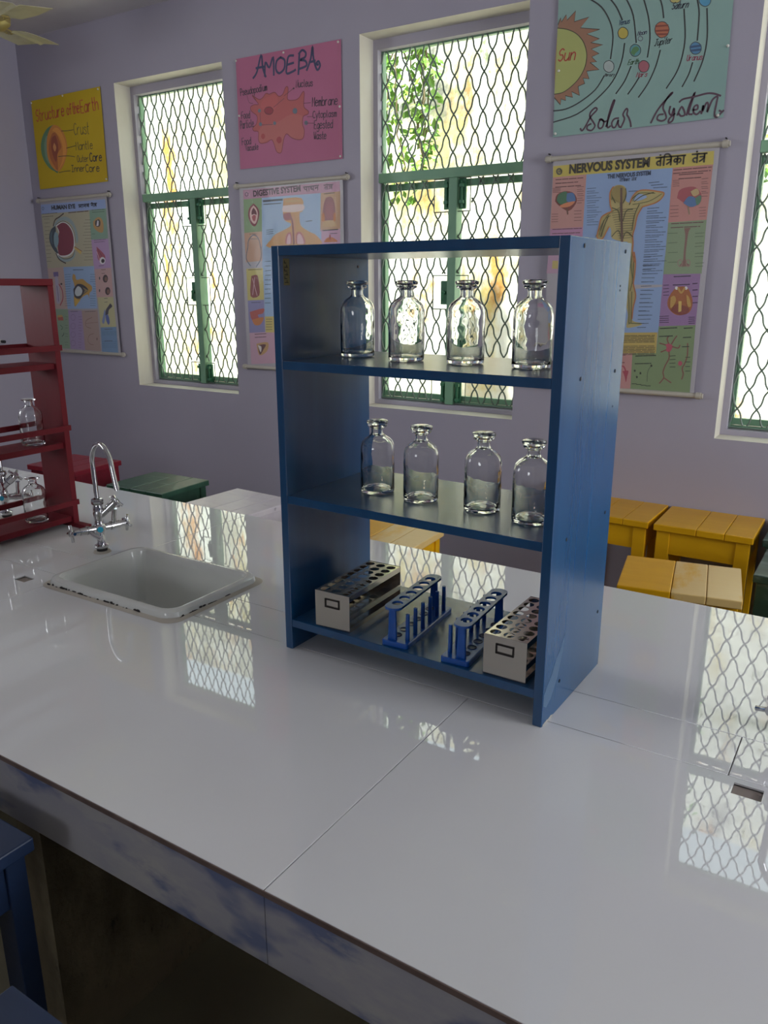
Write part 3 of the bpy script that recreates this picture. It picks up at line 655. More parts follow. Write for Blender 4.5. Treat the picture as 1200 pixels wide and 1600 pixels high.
# ------------------------------------------------------------------ ceiling fan
fan = thing('ceiling_fan', 'cream ceiling fan with two blades showing at the top left', 'fan', (-3.188, 2.13, 2.50), 0)
MB().lathe([(0, -.035), (.030, -.035), (.055, -.028), (.075, -.010), (.078, .012), (.060, .032), (.025, .040), (.0, .040)], 32).build('motor_housing', M_FANHUB, fan)
MB().tube([(0, 0, .04), (0, 0, .15)], .011, 12).build('down_rod', M_FAN, fan)
MB().lathe([(0, .19), (.05, .19), (.046, .165), (.02, .140), (0, .140)], 24).build('ceiling_canopy', M_FAN, fan)
for k, ang in enumerate((110, -10, 230)):
    T = Matrix.Rotation(math.radians(ang), 4, 'Z')
    b = MB()
    prof = [(-.058, -.006), (-.020, .001), (-.012, -.004), (-.004, .003), (.058, .010)]   # ridged section
    st = [(.105, 1.35), (.16, 1.6), (.21, 1.75), (.30, 1.8)]
    tipx = [.296, .292, .288, .290, .316]
    vs_ = []; 
    for i, (x, s_) in enumerate(st):
        for j, (y, z) in enumerate(prof): vs_.append(((tipx[j] if i == 3 else x), y*s_, z-.010))
    n_ = len(prof); fs = [(i*n_+j, i*n_+j+1, (i+1)*n_+j+1, (i+1)*n_+j) for i in range(3) for j in range(n_-1)]
    lo = len(vs_); vs2 = vs_ + [(x, y, z-.0018) for x, y, z in vs_]
    fs2 = fs + [tuple(q+lo for q in f[::-1]) for f in fs]
    per = [j for j in range(n_)] + [i*n_+n_-1 for i in range(1, 4)] + [3*n_+j for j in range(n_-2, -1, -1)] + [i*n_ for i in range(2, 0, -1)]
    fs2 += [(per[i], per[(i+1) % len(per)], per[(i+1) % len(per)]+lo, per[i]+lo) for i in range(len(per))]
    b.add(vs2, fs2, 0, False, T); bl = b.build('blade', M_FAN, fan)
    br = MB().box((.05, -.018, -.014), (.135, .018, -.009), T=T)
    for x, y in ((.112, -.010), (.112, .010), (.128, 0)): br.lathe([(0, -.017), (.004, -.017), (.004, -.013), (0, -.013)], 8, T=T @ Matrix.Translation((x, y, 0)))
    br.build('blade_bracket', M_FANHUB, bl)

# small black and white peg on the left wall
pg = thing('wall_peg', 'small black and white peg sticking out of the left wall', 'hook', (XL, 2.50, 1.217), 0)
MB().tube([(0, 0, 0), (.025, 0, 0)], .010, 12).build('peg_base', M_WHITE, pg)
MB().tube([(.025, 0, 0), (.050, 0, 0)], .008, 12).build('peg_tip', M_BLACK, pg)

# flat artwork of the posters, in millimetres from the lower left corner of each sheet
ART = {
'earth': [('f','drawing','4f7a52',1,1,[167,292,120,283,78,255,51,216,46,170,63,129,97,95,137,77,166,74,175,187]),
('f','drawing','6d8a70',2,1,[76,210,94,243,113,242,100,208,97,159,107,115,85,128,72,161]),
('f','drawing','c07a1c',2,1,[167,292,138,278,107,242,94,194,94,145,117,101,166,74,213,100,246,147,257,181,253,222,230,262,199,284]),
('f','drawing','d08a28',3,1,[174,278,153,266,176,257,202,234,219,198,216,149,197,109,167,79,209,108,240,147,248,195,232,238,203,271]),
('f','drawing','a85a18',3,1,[170,257,144,249,111,200,112,143,141,99,162,83,172,153,211,184,199,220,186,245]),
('f','drawing','8a3a14',4,1,[173,243,141,232,130,191,138,148,157,119,172,153,185,173,185,211]),
('f','drawing','c88a4a',5,1,[158,210,145,190,156,168,170,188]),
('l','drawing','7a2a10',5,2,1,[171,167,167,125,162,78]),
('l','drawing','2a2410',5,3,1,[224,258,270,255,317,255]),
('l','drawing','2a2410',5,3,1,[251,177,287,179,323,182]),
('l','drawing','2a2410',5,3,1,[179,143,227,142,273,138,308,132]),
('l','drawing','2a2410',5,3,1,[172,68,220,71,263,70]),
('t', 'lettering', 'b03a10', 5, 'Structure', 'h', 54, 5.5, 0.05, [35, 319, 259, 324]),
('t', 'lettering', 'b03a10', 5, 'of', 'h', 48, 5.5, 0, [283, 325, 318, 326]),
('t', 'lettering', 'b03a10', 5, 'the', 'h', 50, 5.5, 0, [329, 325, 378, 326]),
('t', 'lettering', 'b03a10', 5, 'Earth', 'h', 56, 5.5, 0, [388, 322, 517, 325]),
('t', 'lettering', '26301c', 5, 'Crust', 'h', 52, 3.2, 0, [322, 231, 432, 226]),
('t', 'lettering', '26301c', 5, 'Mantle', 'h', 38, 3.2, 0, [324, 161, 449, 157]),
('t', 'lettering', '26301c', 5, 'Outer', 'h', 30, 3, 0, [324, 106, 412, 102]),
('t', 'lettering', '10141c', 5, 'Core', 'h', 38, 5, 0, [421, 102, 508, 98]),
('t', 'lettering', '1e2418', 5, 'Inner', 'h', 30, 3.4, 0, [273, 65, 377, 60]),
('t', 'lettering', '16201c', 5, 'Core', 'h', 34, 4, 0, [383, 56, 483, 52])],
'amoeba': [('f','drawing','a84a48',1,1,[179,274,208,278,229,261,250,266,266,289,277,290,279,277,275,245,305,238,331,242,354,263,361,256,357,210,379,190,376,179,353,173,347,146,356,123,350,94,325,89,289,100,264,117,247,96,234,52,218,48,205,58,193,89,181,102,156,94,123,93,111,108,112,138,88,144,82,156,103,170,108,199,79,221,75,237,94,244,119,243,96,268,88,280,122,261,144,266,161,279]),
('l','drawing','7a2a34',3,3,1,[179,274,208,278,229,261,250,266,266,289,277,290,279,277,275,245,305,238,331,242,354,263,361,256,357,210,379,190,376,179,353,173,347,146,356,123,350,94,325,89,289,100,264,117,247,96,234,52,218,48,205,58,193,89,181,102,156,94,123,93,111,108,112,138,88,144,82,156,103,170,108,199,79,221,75,237,94,244,119,243,96,268,88,280,122,261,144,266,161,279,179,274]),
('f','drawing','aa5650',2,1,[112,138,138,159,219,166,261,180,303,187,348,175,350,146,355,123,348,96,325,91,289,101,264,119,247,98,233,54,218,50,207,58,194,91,181,104,123,95,112,112]),
('f','drawing','b04c4c',2,1,[181,266,208,270,223,254,216,225,195,213,142,222,132,242,149,259]),
('f','drawing','8a1a2c',3,0,[197,211,195,207,192,203,186,200,180,199,173,199,165,201,159,203,154,207,151,211,150,216,151,220,155,223,160,226,167,227,174,227,181,226,188,223,193,219,196,215]),
('l','drawing','5a0a1c',4,3,0,[197,211,195,207,192,203,186,200,180,199,173,199,165,201,159,203,154,207,151,211,150,216,151,220,155,223,160,226,167,227,174,227,181,226,188,223,193,219,196,215,197,211]),
('f','drawing','55606c',3,0,[323,196,322,193,321,190,318,188,314,187,311,187,307,188,303,190,301,192,299,196,299,199,300,202,301,205,304,207,308,208,311,209,315,208,319,206,321,203,323,200]),
('f','drawing','55606c',3,0,[131,217,131,215,129,213,127,212,125,211,122,211,119,211,117,213,115,214,114,217,114,219,114,221,116,223,118,225,120,225,123,226,126,225,128,224,130,222,131,220]),
('f','drawing','55606c',3,0,[134,166,134,163,132,161,130,160,128,159,125,159,122,160,120,161,118,163,117,165,117,167,117,170,119,172,121,173,123,174,126,174,129,173,131,172,133,170,134,168]),
('f','drawing','55606c',3,0,[211,162,210,160,209,158,207,157,205,156,202,156,200,156,198,158,196,159,195,161,195,164,195,166,196,168,198,169,200,170,203,170,205,169,208,168,209,166,210,164]),
('f','drawing','55606c',3,0,[376,147,375,145,374,143,372,141,369,140,366,140,363,141,361,142,359,144,358,147,357,149,358,152,359,154,361,155,364,156,367,156,370,156,372,154,374,152,375,150]),
('f','drawing','a03434',3,0,[148,118,147,115,145,112,143,110,140,108,136,108,133,109,130,111,128,113,126,117,126,120,127,123,128,126,131,128,134,129,137,129,141,129,144,127,146,124,147,121]),
('f','drawing','9a2c34',3,0,[237,96,236,92,234,89,231,86,227,85,223,84,218,85,215,88,212,91,210,94,209,98,210,102,212,106,216,108,220,110,224,110,228,109,232,107,235,104,236,100]),
('l','drawing','5a2a3a',4,2,1,[362,148,405,143]),
('l','drawing','5a2a3a',4,2,1,[257,259,307,281]),
('l','drawing','5a2a3a',4,2,1,[200,223,257,250]),
('l','drawing','5a2a3a',4,2,1,[358,221,392,219]),
('l','drawing','5a2a3a',4,2,1,[373,170,403,168]),
('l','drawing','5a2a3a',4,2,1,[125,209,126,171]),
('l','drawing','5a2a3a',4,2,1,[133,163,192,159]),
('l','drawing','5a2a3a',4,2,1,[31,203,70,207]),
('l','drawing','5a2a3a',4,2,1,[58,284,68,256,89,250]),
('l','drawing','5a2a3a',4,2,1,[88,284,106,260]),
('f','drawing','3a1a2a',4,0,[312,280,312,279,311,278,310,278,309,277,308,277,306,278,305,278,304,279,303,280,303,281,304,282,304,283,305,284,307,284,308,284,309,284,311,283,312,282,312,281]),
('l','drawing','a05a72',1,2,0,[16,415,8,255,7,9]),
('l','drawing','a05a72',1,2,0,[1,10,543,7]),
('l','drawing','a05a72',1,2,0,[531,422,531,6]),
('l','lettering','1c2450',4,8.5,1,[96,344,118,365,144,424,150,376,164,341]),
('l','lettering','1c2450',4,8.5,1,[114,379,159,379]),
('l','lettering','1c2450',4,8.5,1,[159,344,165,394,185,372,207,408,207,342]),
('l','lettering','1c2450',4,8.5,1,[246,401,225,391,219,363,235,345,262,358,266,388,246,401]),
('l','lettering','1c2450',4,8.5,1,[312,399,287,399,278,374,274,340,304,342,320,347]),
('l','lettering','1c2450',4,8.5,1,[278,370,311,373]),
('l','lettering','1c2450',4,8.5,1,[334,329,342,402]),
('l','lettering','1c2450',4,8.5,1,[339,401,357,412,374,400,369,385,344,379,371,372,375,354,335,347]),
('l','lettering','1c2450',4,8.5,1,[377,338,398,376,408,418,412,374,428,333,443,345,436,362,424,355,434,350]),
('l','lettering','1c2450',4,8.5,1,[390,364,419,366]),
('t', 'lettering', '3a2238', 4, 'Pseudopodium', 'h', 26, 3.4, 0, [22, 286, 168, 290]),
('t', 'lettering', '3a2238', 4, 'Nucleus', 'h', 26, 3.4, 0, [320, 283, 404, 278]),
('t', 'lettering', '3a2238', 4, 'Membrane', 'h', 33, 3.4, 0, [400, 205, 523, 198]),
('t', 'lettering', '3a2238', 4, 'Cytoplasm', 'h', 25, 3.2, 0, [402, 162, 518, 156]),
('t', 'lettering', '3a2238', 4, 'Egested', 'h', 30, 3.4, 0, [407, 122, 498, 117]),
('t', 'lettering', '3a2238', 4, 'Waste', 'h', 27, 3.4, 0, [404, 84, 465, 80]),
('t', 'lettering', '3a2238', 4, 'Food', 'h', 27, 3.4, 0, [22, 197, 69, 196]),
('t', 'lettering', '3a2238', 4, 'Particle', 'h', 30, 3.4, 0, [14, 159, 88, 160]),
('t', 'lettering', '3a2238', 4, 'Food', 'h', 27, 3.4, 0, [18, 95, 68, 95]),
('t', 'lettering', '3a2238', 4, 'Vacuole', 'h', 24, 3.2, 0, [36, 70, 108, 70])],
'solar': [('f','drawing','8a6248',1,0,[-1,338,7,357,10,344,26,363,29,346,57,369,54,338,103,344,76,317,141,303,99,296,142,276,114,269,155,257,117,250,144,233,120,227,138,210,116,211,148,186,106,187,116,163,95,168,102,151,80,145,87,117,59,132,64,114,38,122,40,107,23,114,22,96,0,120,-5,229]),
('l','drawing','3a2a20',2,2.5,0,[-1,338,7,357,10,344,26,363,29,346,57,369,54,338,103,344,76,317,141,303,99,296,142,276,114,269,155,257,117,250,144,233,120,227,138,210,116,211,148,186,106,187,116,163,95,168,102,151,80,145,87,117,59,132,64,114,38,122,40,107,23,114,22,96,0,120]),
('f','drawing','9aa05a',2,0,[-2,328,32,319,65,301,90,273,103,237,100,202,84,172,59,149,28,133,-1,131]),
('l','drawing','3a3a20',3,2.5,1,[-2,328,32,319,65,301,90,273,103,237,100,202,84,172,59,149,28,133,-1,131]),
('l','drawing','1e2624',1,4.2,1,[99,397,142,366,173,320,186,275,183,213]),
('l','drawing','1e2624',1,4.2,1,[170,383,192,356,212,319]),
('l','drawing','1e2624',1,4.2,1,[222,373,246,326,262,248]),
('l','drawing','1e2624',1,4.2,1,[276,364,295,310,304,253,301,202]),
('l','drawing','1e2624',1,4.2,1,[326,358,335,333,341,305]),
('l','drawing','1e2624',1,4.2,1,[400,319,411,242,407,188,394,146,368,106]),
('l','drawing','1e2624',1,4.2,1,[437,337,446,299,448,228]),
('l','drawing','1e2624',1,4.2,1,[467,310,476,233,470,171,450,116]),
('l','drawing','1e2624',1,4.2,1,[440,168,432,137,416,105]),
('l','drawing','1e2624',1,4.2,1,[339,216,329,172,309,126,283,90]),
('l','drawing','1e2624',1,4.2,1,[280,148,265,125,248,103]),
('l','drawing','1e2624',1,4.2,1,[251,182,234,142,209,109]),
('l','drawing','1e2624',1,4.2,1,[225,251,219,199,194,145,146,100,81,61,1,45]),
('l','drawing','1e2624',1,4.2,1,[166,166,139,128,89,97,42,81,-1,80]),
('f','drawing','94a09c',2,0,[196,189,196,184,194,179,190,176,186,174,180,174,175,176,170,179,166,183,163,188,162,194,162,199,164,203,168,207,173,208,178,209,183,207,188,204,192,200,195,195]),
('l','drawing','3a4040',3,2,0,[196,189,196,184,194,179,190,176,186,174,180,174,175,176,170,179,166,183,163,188,162,194,162,199,164,203,168,207,173,208,178,209,183,207,188,204,192,200,195,195,196,189]),
('f','drawing','a8983a',2,0,[234,279,234,274,232,270,228,266,224,265,219,265,214,266,209,269,205,273,203,278,201,284,202,289,204,293,207,296,211,298,216,298,221,296,226,293,230,289,233,284]),
('l','drawing','3a4040',3,2,0,[234,279,234,274,232,270,228,266,224,265,219,265,214,266,209,269,205,273,203,278,201,284,202,289,204,293,207,296,211,298,216,298,221,296,226,293,230,289,233,284,234,279]),
('f','drawing','4a8488',2,0,[278,224,278,219,276,214,272,211,268,209,262,209,257,210,252,213,248,218,245,223,244,229,244,234,246,239,250,242,254,244,259,244,265,242,270,239,274,235,277,230]),
('l','drawing','3a4040',3,2,0,[278,224,278,219,276,214,272,211,268,209,262,209,257,210,252,213,248,218,245,223,244,229,244,234,246,239,250,242,254,244,259,244,265,242,270,239,274,235,277,230,278,224]),
('f','drawing','94505a',2,0,[309,175,308,170,306,165,303,162,299,160,293,160,288,161,283,164,279,169,276,174,275,179,275,184,277,189,281,192,285,194,290,194,296,192,301,189,305,185,308,180]),
('l','drawing','3a4040',3,2,0,[309,175,308,170,306,165,303,162,299,160,293,160,288,161,283,164,279,169,276,174,275,179,275,184,277,189,281,192,285,194,290,194,296,192,301,189,305,185,308,180,309,175]),
('f','drawing','a05a3a',2,0,[361,270,360,263,358,257,354,253,348,251,341,250,334,252,328,257,323,262,319,269,317,276,318,283,320,289,325,293,330,295,337,295,344,293,350,289,355,283,359,277]),
('l','drawing','3a4040',3,2,0,[361,270,360,263,358,257,354,253,348,251,341,250,334,252,328,257,323,262,319,269,317,276,318,283,320,289,325,293,330,295,337,295,344,293,350,289,355,283,359,277,361,270]),
('f','drawing','3f7396',2,0,[462,205,462,199,460,195,457,192,452,190,447,190,442,191,437,194,433,199,430,204,429,209,429,214,431,219,434,222,439,224,444,224,449,222,454,219,458,215,461,210]),
('l','drawing','3a4040',3,2,0,[462,205,462,199,460,195,457,192,452,190,447,190,442,191,437,194,433,199,430,204,429,209,429,214,431,219,434,222,439,224,444,224,449,222,454,219,458,215,461,210,462,205]),
('f','drawing','3f86a6',2,0,[476,331,476,326,474,321,471,318,466,316,461,316,456,318,451,321,446,326,443,331,442,337,442,342,444,346,448,349,452,351,457,351,463,349,468,346,472,342,475,336]),
('l','drawing','3a4040',3,2,0,[476,331,476,326,474,321,471,318,466,316,461,316,456,318,451,321,446,326,443,331,442,337,442,342,444,346,448,349,452,351,457,351,463,349,468,346,472,342,475,336,476,331]),
('f','drawing','a8a05a',2,0,[388,348,388,345,385,342,382,340,378,339,372,340,367,341,362,343,358,346,356,350,355,353,355,357,357,359,361,361,365,362,370,362,376,360,380,358,384,355,387,351]),
('l','drawing','3a4040',3,2,0,[388,348,388,345,385,342,382,340,378,339,372,340,367,341,362,343,358,346,356,350,355,353,355,357,357,359,361,361,365,362,370,362,376,360,380,358,384,355,387,351,388,348]),
('f','drawing','4a7a4a',3,1,[247,222,253,234,265,237,273,227,262,218,258,212]),
('l','drawing','7a3a26',3,5,0,[319,285,356,282]),
('l','drawing','7a3a26',3,5,0,[319,272,360,268]),
('l','drawing','7a3a26',3,5,0,[325,262,356,258]),
('l','drawing','2a4a6a',3,6,0,[429,212,459,212]),
('l','drawing','2a4a6a',3,6,0,[432,202,460,201]),
('l','drawing','5a5a6a',2,2,0,[281,256,281,254,280,253,279,252,277,251,275,251,272,252,270,253,269,254,267,256,267,259,267,261,268,262,269,263,271,264,274,264,276,263,278,262,280,260,281,259,281,256]),
('t', 'lettering', 'a03020', 3, 'Sun', 'h', 36, 4, 0.1, [6, 229, 62, 226]),
('t', 'lettering', '23405a', 2, 'Venus', 'h', 14, 2.2, 0.3, [201, 305, 235, 306]),
('t', 'lettering', '30304a', 2, 'Moon', 'h', 12, 2, 0.3, [264, 267, 291, 268]),
('t', 'lettering', '2f5a34', 2, 'Earth', 'h', 14, 2.2, 0.3, [240, 188, 273, 187]),
('t', 'lettering', '8a3a4a', 2, 'Mars', 'h', 14, 2.2, 0.3, [270, 149, 303, 147]),
('t', 'lettering', '3a4444', 2, 'Mercury', 'h', 9, 1.8, 0.3, [167, 164, 199, 161]),
('t', 'lettering', '203030', 2, 'Jupiter', 'h', 18, 2.4, 0.3, [320, 230, 371, 232]),
('t', 'lettering', '202838', 2, 'Saturn', 'h', 18, 2.4, 0.3, [363, 324, 410, 322]),
('t', 'lettering', '8a3a50', 2, 'Uranus', 'h', 16, 2.2, 0.1, [422, 175, 467, 173]),
('l','lettering','46283a',2,5.5,1,[97,16,103,9,113,20,130,49,149,67,143,74,129,63,127,49,140,31,146,19,136,7,121,11,121,22,132,27]),
('l','lettering','46283a',2,5.5,1,[160,36,166,38,175,29,172,14,163,10,157,18,160,32,167,36,178,29,188,32]),
('l','lettering','46283a',2,5.5,1,[184,14,194,49,206,87,201,85,190,47,187,22,190,10,198,14]),
('l','lettering','46283a',2,5.5,1,[223,35,210,34,202,23,206,10,215,10,223,30,223,19,229,8,235,9]),
('l','lettering','46283a',2,5.5,1,[233,6,243,30,237,45,246,60,251,56,250,43,256,34,263,19,266,6]),
('l','lettering','46283a',2,5.5,1,[329,11,345,43,364,67,388,90,381,87,367,67,363,50,372,33,375,19,363,13,348,19,351,31,365,32]),
('l','lettering','46283a',2,5.5,1,[385,52,383,36,391,27,397,46,399,30,396,11,384,6,386,18,401,30]),
('l','lettering','46283a',2,5.5,1,[409,25,420,48,432,25,421,21,413,29]),
('l','lettering','46283a',2,5.5,1,[437,22,443,50,456,85,446,45,443,26,453,23]),
('l','lettering','46283a',2,5.5,1,[412,62,423,69,455,72,491,77,513,74,532,66]),
('l','lettering','46283a',2,5.5,1,[456,35,468,36,467,47,458,44,457,29,467,21,477,29]),
('l','lettering','46283a',2,5.5,1,[481,22,485,45,484,28,493,51,499,44,498,24,509,56,523,65,523,50,520,16,527,7,537,16,545,24]),
('l','lettering','46283a',2,5.5,1,[533,25,542,20])],
'eye': [('f','print','8aa0c8',1,0,[1,747,514,747,514,704,-4,699]),
('f','print','a8a488',1,0,[-4,699,387,702,381,434,-3,426]),
('f','print','7a9a84',1,0,[387,702,514,704,509,563,379,561]),
('f','print','a88ab0',1,0,[379,561,509,563,512,423,379,418]),
('f','print','b49490',1,0,[379,418,512,423,507,281,373,273]),
('f','print','b09a90',1,0,[-3,426,132,431,130,216,-5,216]),
('f','print','88a4c4',1,0,[132,431,381,433,376,222,130,216]),
('f','print','b0ac80',1,0,[384,278,507,281,509,132,386,126]),
('f','print','6888a8',1,0,[386,126,509,132,507,-1,378,0]),
('f','print','a08a80',1,0,[246,209,374,214,369,2,241,4]),
('f','print','9a88ac',1,0,[132,209,246,209,241,4,117,6]),
('f','print','80987c',1,0,[-2,214,133,214,117,6,-7,5]),
('f','print','8ca0a0',2,1,[176,680,137,674,100,650,85,625,134,657,197,659,241,632,256,598,261,548,277,564,272,614,245,657,207,677]),
('f','print','8ca0a0',2,1,[241,515,215,481,150,470,97,492,85,510,93,475,147,457,205,464,241,489]),
('f','print','d4cfc8',2,1,[109,641,162,658,208,646,241,611,250,565,238,515,195,488,137,481,90,497,132,568]),
('f','print','7a2638',3,1,[115,635,161,651,201,642,233,609,242,565,228,519,193,495,139,489,105,501,110,569,131,607]),
('f','print','30404a',3,1,[102,637,66,622,44,588,46,549,78,510,105,501,90,535,82,570,105,616]),
('f','print','7a98a0',4,1,[96,608,116,599,119,569,109,543,89,529,77,553,82,587]),
('f','print','4a626c',4,1,[78,617,55,596,52,562,64,545,66,583]),
('l','print','3a2a24',4,6,1,[87,638,107,667,145,680,182,695]),
('l','print','3a2a24',4,6,1,[84,501,107,470,157,450]),
('l','print','3a3a34',4,3,1,[110,643,169,658,221,639,249,598,254,548]),
('l','print','4a4438',4,3,1,[241,515,215,481,150,472,103,490]),
('f','print','c0a85a',4,0,[241,532,295,505,286,491,239,523]),
('l','print','8a3a20',5,3,0,[244,531,298,507]),
('g','print','5a5848',2,1,0,2,0,[347,657,390,656]),
('g','print','5a5848',2,1,0,2,1,[336,642,389,642]),
('g','print','5a5848',2,1,0,2,2,[326,628,388,627]),
('g','print','5a5848',2,1,0,2,3,[339,613,387,612]),
('g','print','5a5848',2,1,0,2,4,[329,598,386,598]),
('g','print','5a5848',2,1,0,2,5,[318,584,385,583]),
('g','print','5a5848',2,1,0,2,6,[332,568,384,568]),
('g','print','5a5848',2,1,0,2,7,[322,554,383,553]),
('g','print','5a5848',2,1,0,2,8,[311,539,382,538]),
('g','print','5a5848',2,1,0,2,9,[325,524,381,524]),
('g','print','5a5848',2,1,0,2,10,[314,509,380,509]),
('g','print','5a5848',2,1,0,2,11,[304,494,379,494]),
('g','print','5a5848',2,1,0,2,12,[318,479,378,479]),
('g','print','5a5848',2,1,0,2,13,[307,464,377,464]),
('g','print','5a5848',2,1,0,2,40,[15,675,62,674]),
('g','print','5a5848',2,1,0,2,41,[14,655,60,655]),
('g','print','5a5848',2,1,0,2,42,[12,636,58,636]),
('g','print','5a5848',2,1,0,2,43,[11,617,56,617]),
('g','print','5a5848',2,1,0,2,44,[9,598,53,598]),
('g','print','5a5848',2,1,0,2,45,[8,578,51,579]),
('g','print','5a5848',2,1,0,2,46,[6,559,49,560]),
('g','print','5a5848',2,1,0,2,47,[5,540,47,540]),
('g','print','5a5848',2,1,0,2,48,[3,520,45,521]),
('g','print','5a5848',2,1,0,2,49,[2,501,43,501]),
('g','print','5a5848',2,1,0,2,50,[0,481,40,482]),
('g','print','5a5848',2,1,0,2,51,[-2,461,38,462]),
('g','print','4a4838',2,2,14,3,7,[2,700,134,701]),
('g','print','4a3838',2,1,0,5,8,[221,697,380,698]),
('f','print','b08a50',2,1,[408,646,440,665,472,660,484,631,475,595,443,596,410,618]),
('f','print','4a4440',3,1,[425,649,452,656,464,644,457,624,434,621,421,633]),
('f','print','c8c8cc',4,0,[441,651,452,648,447,626,431,625]),
('g','print','46604a',2,2,10,3,9,[407,701,504,700]),
('g','print','46604a',2,1,0,2,10,[389,588,415,588]),
('f','print','9a4a5a',2,1,[416,527,472,485,465,460,422,461,414,494]),
('f','print','d8d4d4',3,0,[474,458,472,453,468,448,463,444,456,442,449,441,442,442,436,444,432,448,429,453,429,459,431,464,435,469,441,473,447,475,454,476,461,475,467,472,471,468,473,463]),
('f','print','2a2224',4,0,[468,457,467,454,464,451,461,449,457,448,453,447,449,448,446,449,443,451,442,454,441,457,443,460,445,463,448,465,452,466,456,467,460,466,464,465,466,463,468,460]),
('l','print','5a2a34',3,3,0,[424,515,451,477]),
('l','print','d8c0c8',3,3,0,[415,502,429,465]),
('g','print','604a68',2,2,10,3,11,[401,558,493,560]),
('g','print','604a68',2,1,0,3,12,[418,433,458,435]),
('f','print','3a2626',2,0,[480,371,478,365,474,359,470,355,464,352,457,352,451,352,446,355,442,360,440,365,440,371,442,377,446,382,451,386,457,389,463,390,469,389,474,386,478,382,480,377]),
('f','print','7a5a4a',3,0,[475,368,474,365,472,361,469,359,466,357,463,357,460,357,457,359,455,361,454,365,454,368,455,372,457,375,460,378,463,379,466,380,469,379,472,378,474,375,475,372]),
('f','print','3a3434',2,0,[420,373,420,370,419,368,417,367,416,365,414,365,413,365,412,367,411,368,411,370,411,373,411,375,412,377,414,379,415,380,417,380,418,380,419,379,420,377,420,375]),
('f','print','3a2626',2,0,[489,310,487,304,483,298,478,294,472,291,466,290,460,291,455,294,451,298,449,304,449,310,451,316,455,321,460,326,466,328,472,329,478,328,483,326,487,321,489,316]),
('f','print','7a5a4a',3,0,[484,307,483,304,481,300,478,298,475,296,472,296,468,296,466,298,464,300,463,304,463,307,464,311,466,314,468,317,472,319,475,319,478,319,481,317,483,314,484,311]),
('f','print','3a3434',2,0,[411,311,410,309,409,307,408,305,406,304,405,304,404,304,402,305,402,307,401,309,401,311,402,314,403,316,404,318,406,319,407,319,409,319,410,318,411,316,411,314]),
('g','print','604444',2,2,18,3,13,[435,414,468,415]),
('f','print','6a5a8a',2,0,[43,406,85,408,83,384,42,382]),
('f','print','a8a0b0',2,1,[51,382,76,382,79,335,79,278,70,247,44,246,45,291]),
('l','print','a03a4a',3,7,1,[81,344,102,313,100,269,72,235]),
('l','print','5a4a6a',3,4,1,[61,335,64,291,61,255]),
('f','print','3a2a2a',2,0,[109,345,108,343,107,342,105,341,102,340,99,340,97,340,94,341,93,342,92,343,92,345,92,347,94,348,96,349,98,350,101,350,104,350,106,349,108,348,109,347]),
('f','print','b08a3c',2,1,[207,396,224,389,230,366,279,370,311,352,346,335,346,314,323,297,318,271,308,292,257,275,224,248,193,230,194,279,210,309,206,348,197,374]),
('f','print','c4a03c',3,0,[198,279,227,261,244,261,197,230]),
('f','print','2e2e34',3,1,[197,318,233,344,281,340,318,314,274,292,242,270,201,279]),
('f','print','b8c0c0',4,1,[211,314,235,333,258,327,269,309,252,288,220,283,206,296]),
('f','print','8a7a50',4,0,[273,329,318,312,274,296,291,312]),
('g','print','4a6078',2,1,0,2,60,[139,392,186,394]),
('g','print','4a6078',2,1,0,2,90,[345,392,388,391]),
('g','print','4a6078',2,1,0,2,61,[137,380,184,382]),
('g','print','4a6078',2,1,0,2,91,[343,380,386,379]),
('g','print','4a6078',2,1,0,2,62,[135,368,182,370]),
('g','print','4a6078',2,1,0,2,92,[341,368,385,367]),
('g','print','4a6078',2,1,0,2,63,[133,355,180,358]),
('g','print','4a6078',2,1,0,2,93,[339,357,383,356]),
('g','print','4a6078',2,1,0,2,64,[131,343,178,346]),
('g','print','4a6078',2,1,0,2,94,[361,345,381,344]),
('g','print','4a6078',2,1,0,2,65,[129,331,175,334]),
('g','print','4a6078',2,1,0,2,95,[359,333,379,332]),
('g','print','4a6078',2,1,0,2,66,[126,319,173,321]),
('g','print','4a6078',2,1,0,2,96,[357,321,377,320]),
('g','print','4a6078',2,1,0,2,67,[124,306,171,309]),
('g','print','4a6078',2,1,0,2,97,[355,309,375,308]),
('g','print','4a6078',2,1,0,2,68,[122,294,169,297]),
('g','print','4a6078',2,1,0,2,98,[353,297,373,296]),
('g','print','4a6078',2,1,0,2,69,[120,282,167,285]),
('g','print','4a6078',2,1,0,2,99,[327,285,372,284]),
('g','print','4a6078',2,1,0,2,70,[118,269,165,272]),
('g','print','4a6078',2,1,0,2,100,[326,272,370,272]),
('g','print','4a6078',2,1,0,2,71,[116,257,163,260]),
('g','print','4a6078',2,1,0,2,101,[324,260,368,260]),
('g','print','4a6078',2,1,0,2,72,[113,244,161,247]),
('g','print','4a6078',2,1,0,2,102,[322,248,366,248]),
('g','print','4a6078',2,1,0,2,73,[111,232,158,235]),
('g','print','4a6078',2,1,0,2,103,[320,236,364,236]),
('g','print','3a5068',2,1,0,4,14,[211,416,294,416]),
('f','print','a8503c',2,0,[36,170,83,174,85,155,39,154]),
('f','print','b0904c',2,0,[38,181,77,184,83,174,36,170]),
('l','print','4a6a50',2,4,1,[53,129,72,116,56,106]),
('l','print','3a4a40',2,4,1,[57,70,73,80,76,89]),
('l','print','7a6488',2,2,0,[188,173,186,168,183,164,178,160,172,158,167,157,161,158,156,160,152,163,151,167,150,172,152,177,156,181,160,184,166,187,172,187,177,187,182,185,186,181,188,177,188,173]),
('g','print','6a5478',2,3,14,2,120,[213,177,241,177]),
('g','print','4a6450',2,2,14,2,130,[101,175,126,175]),
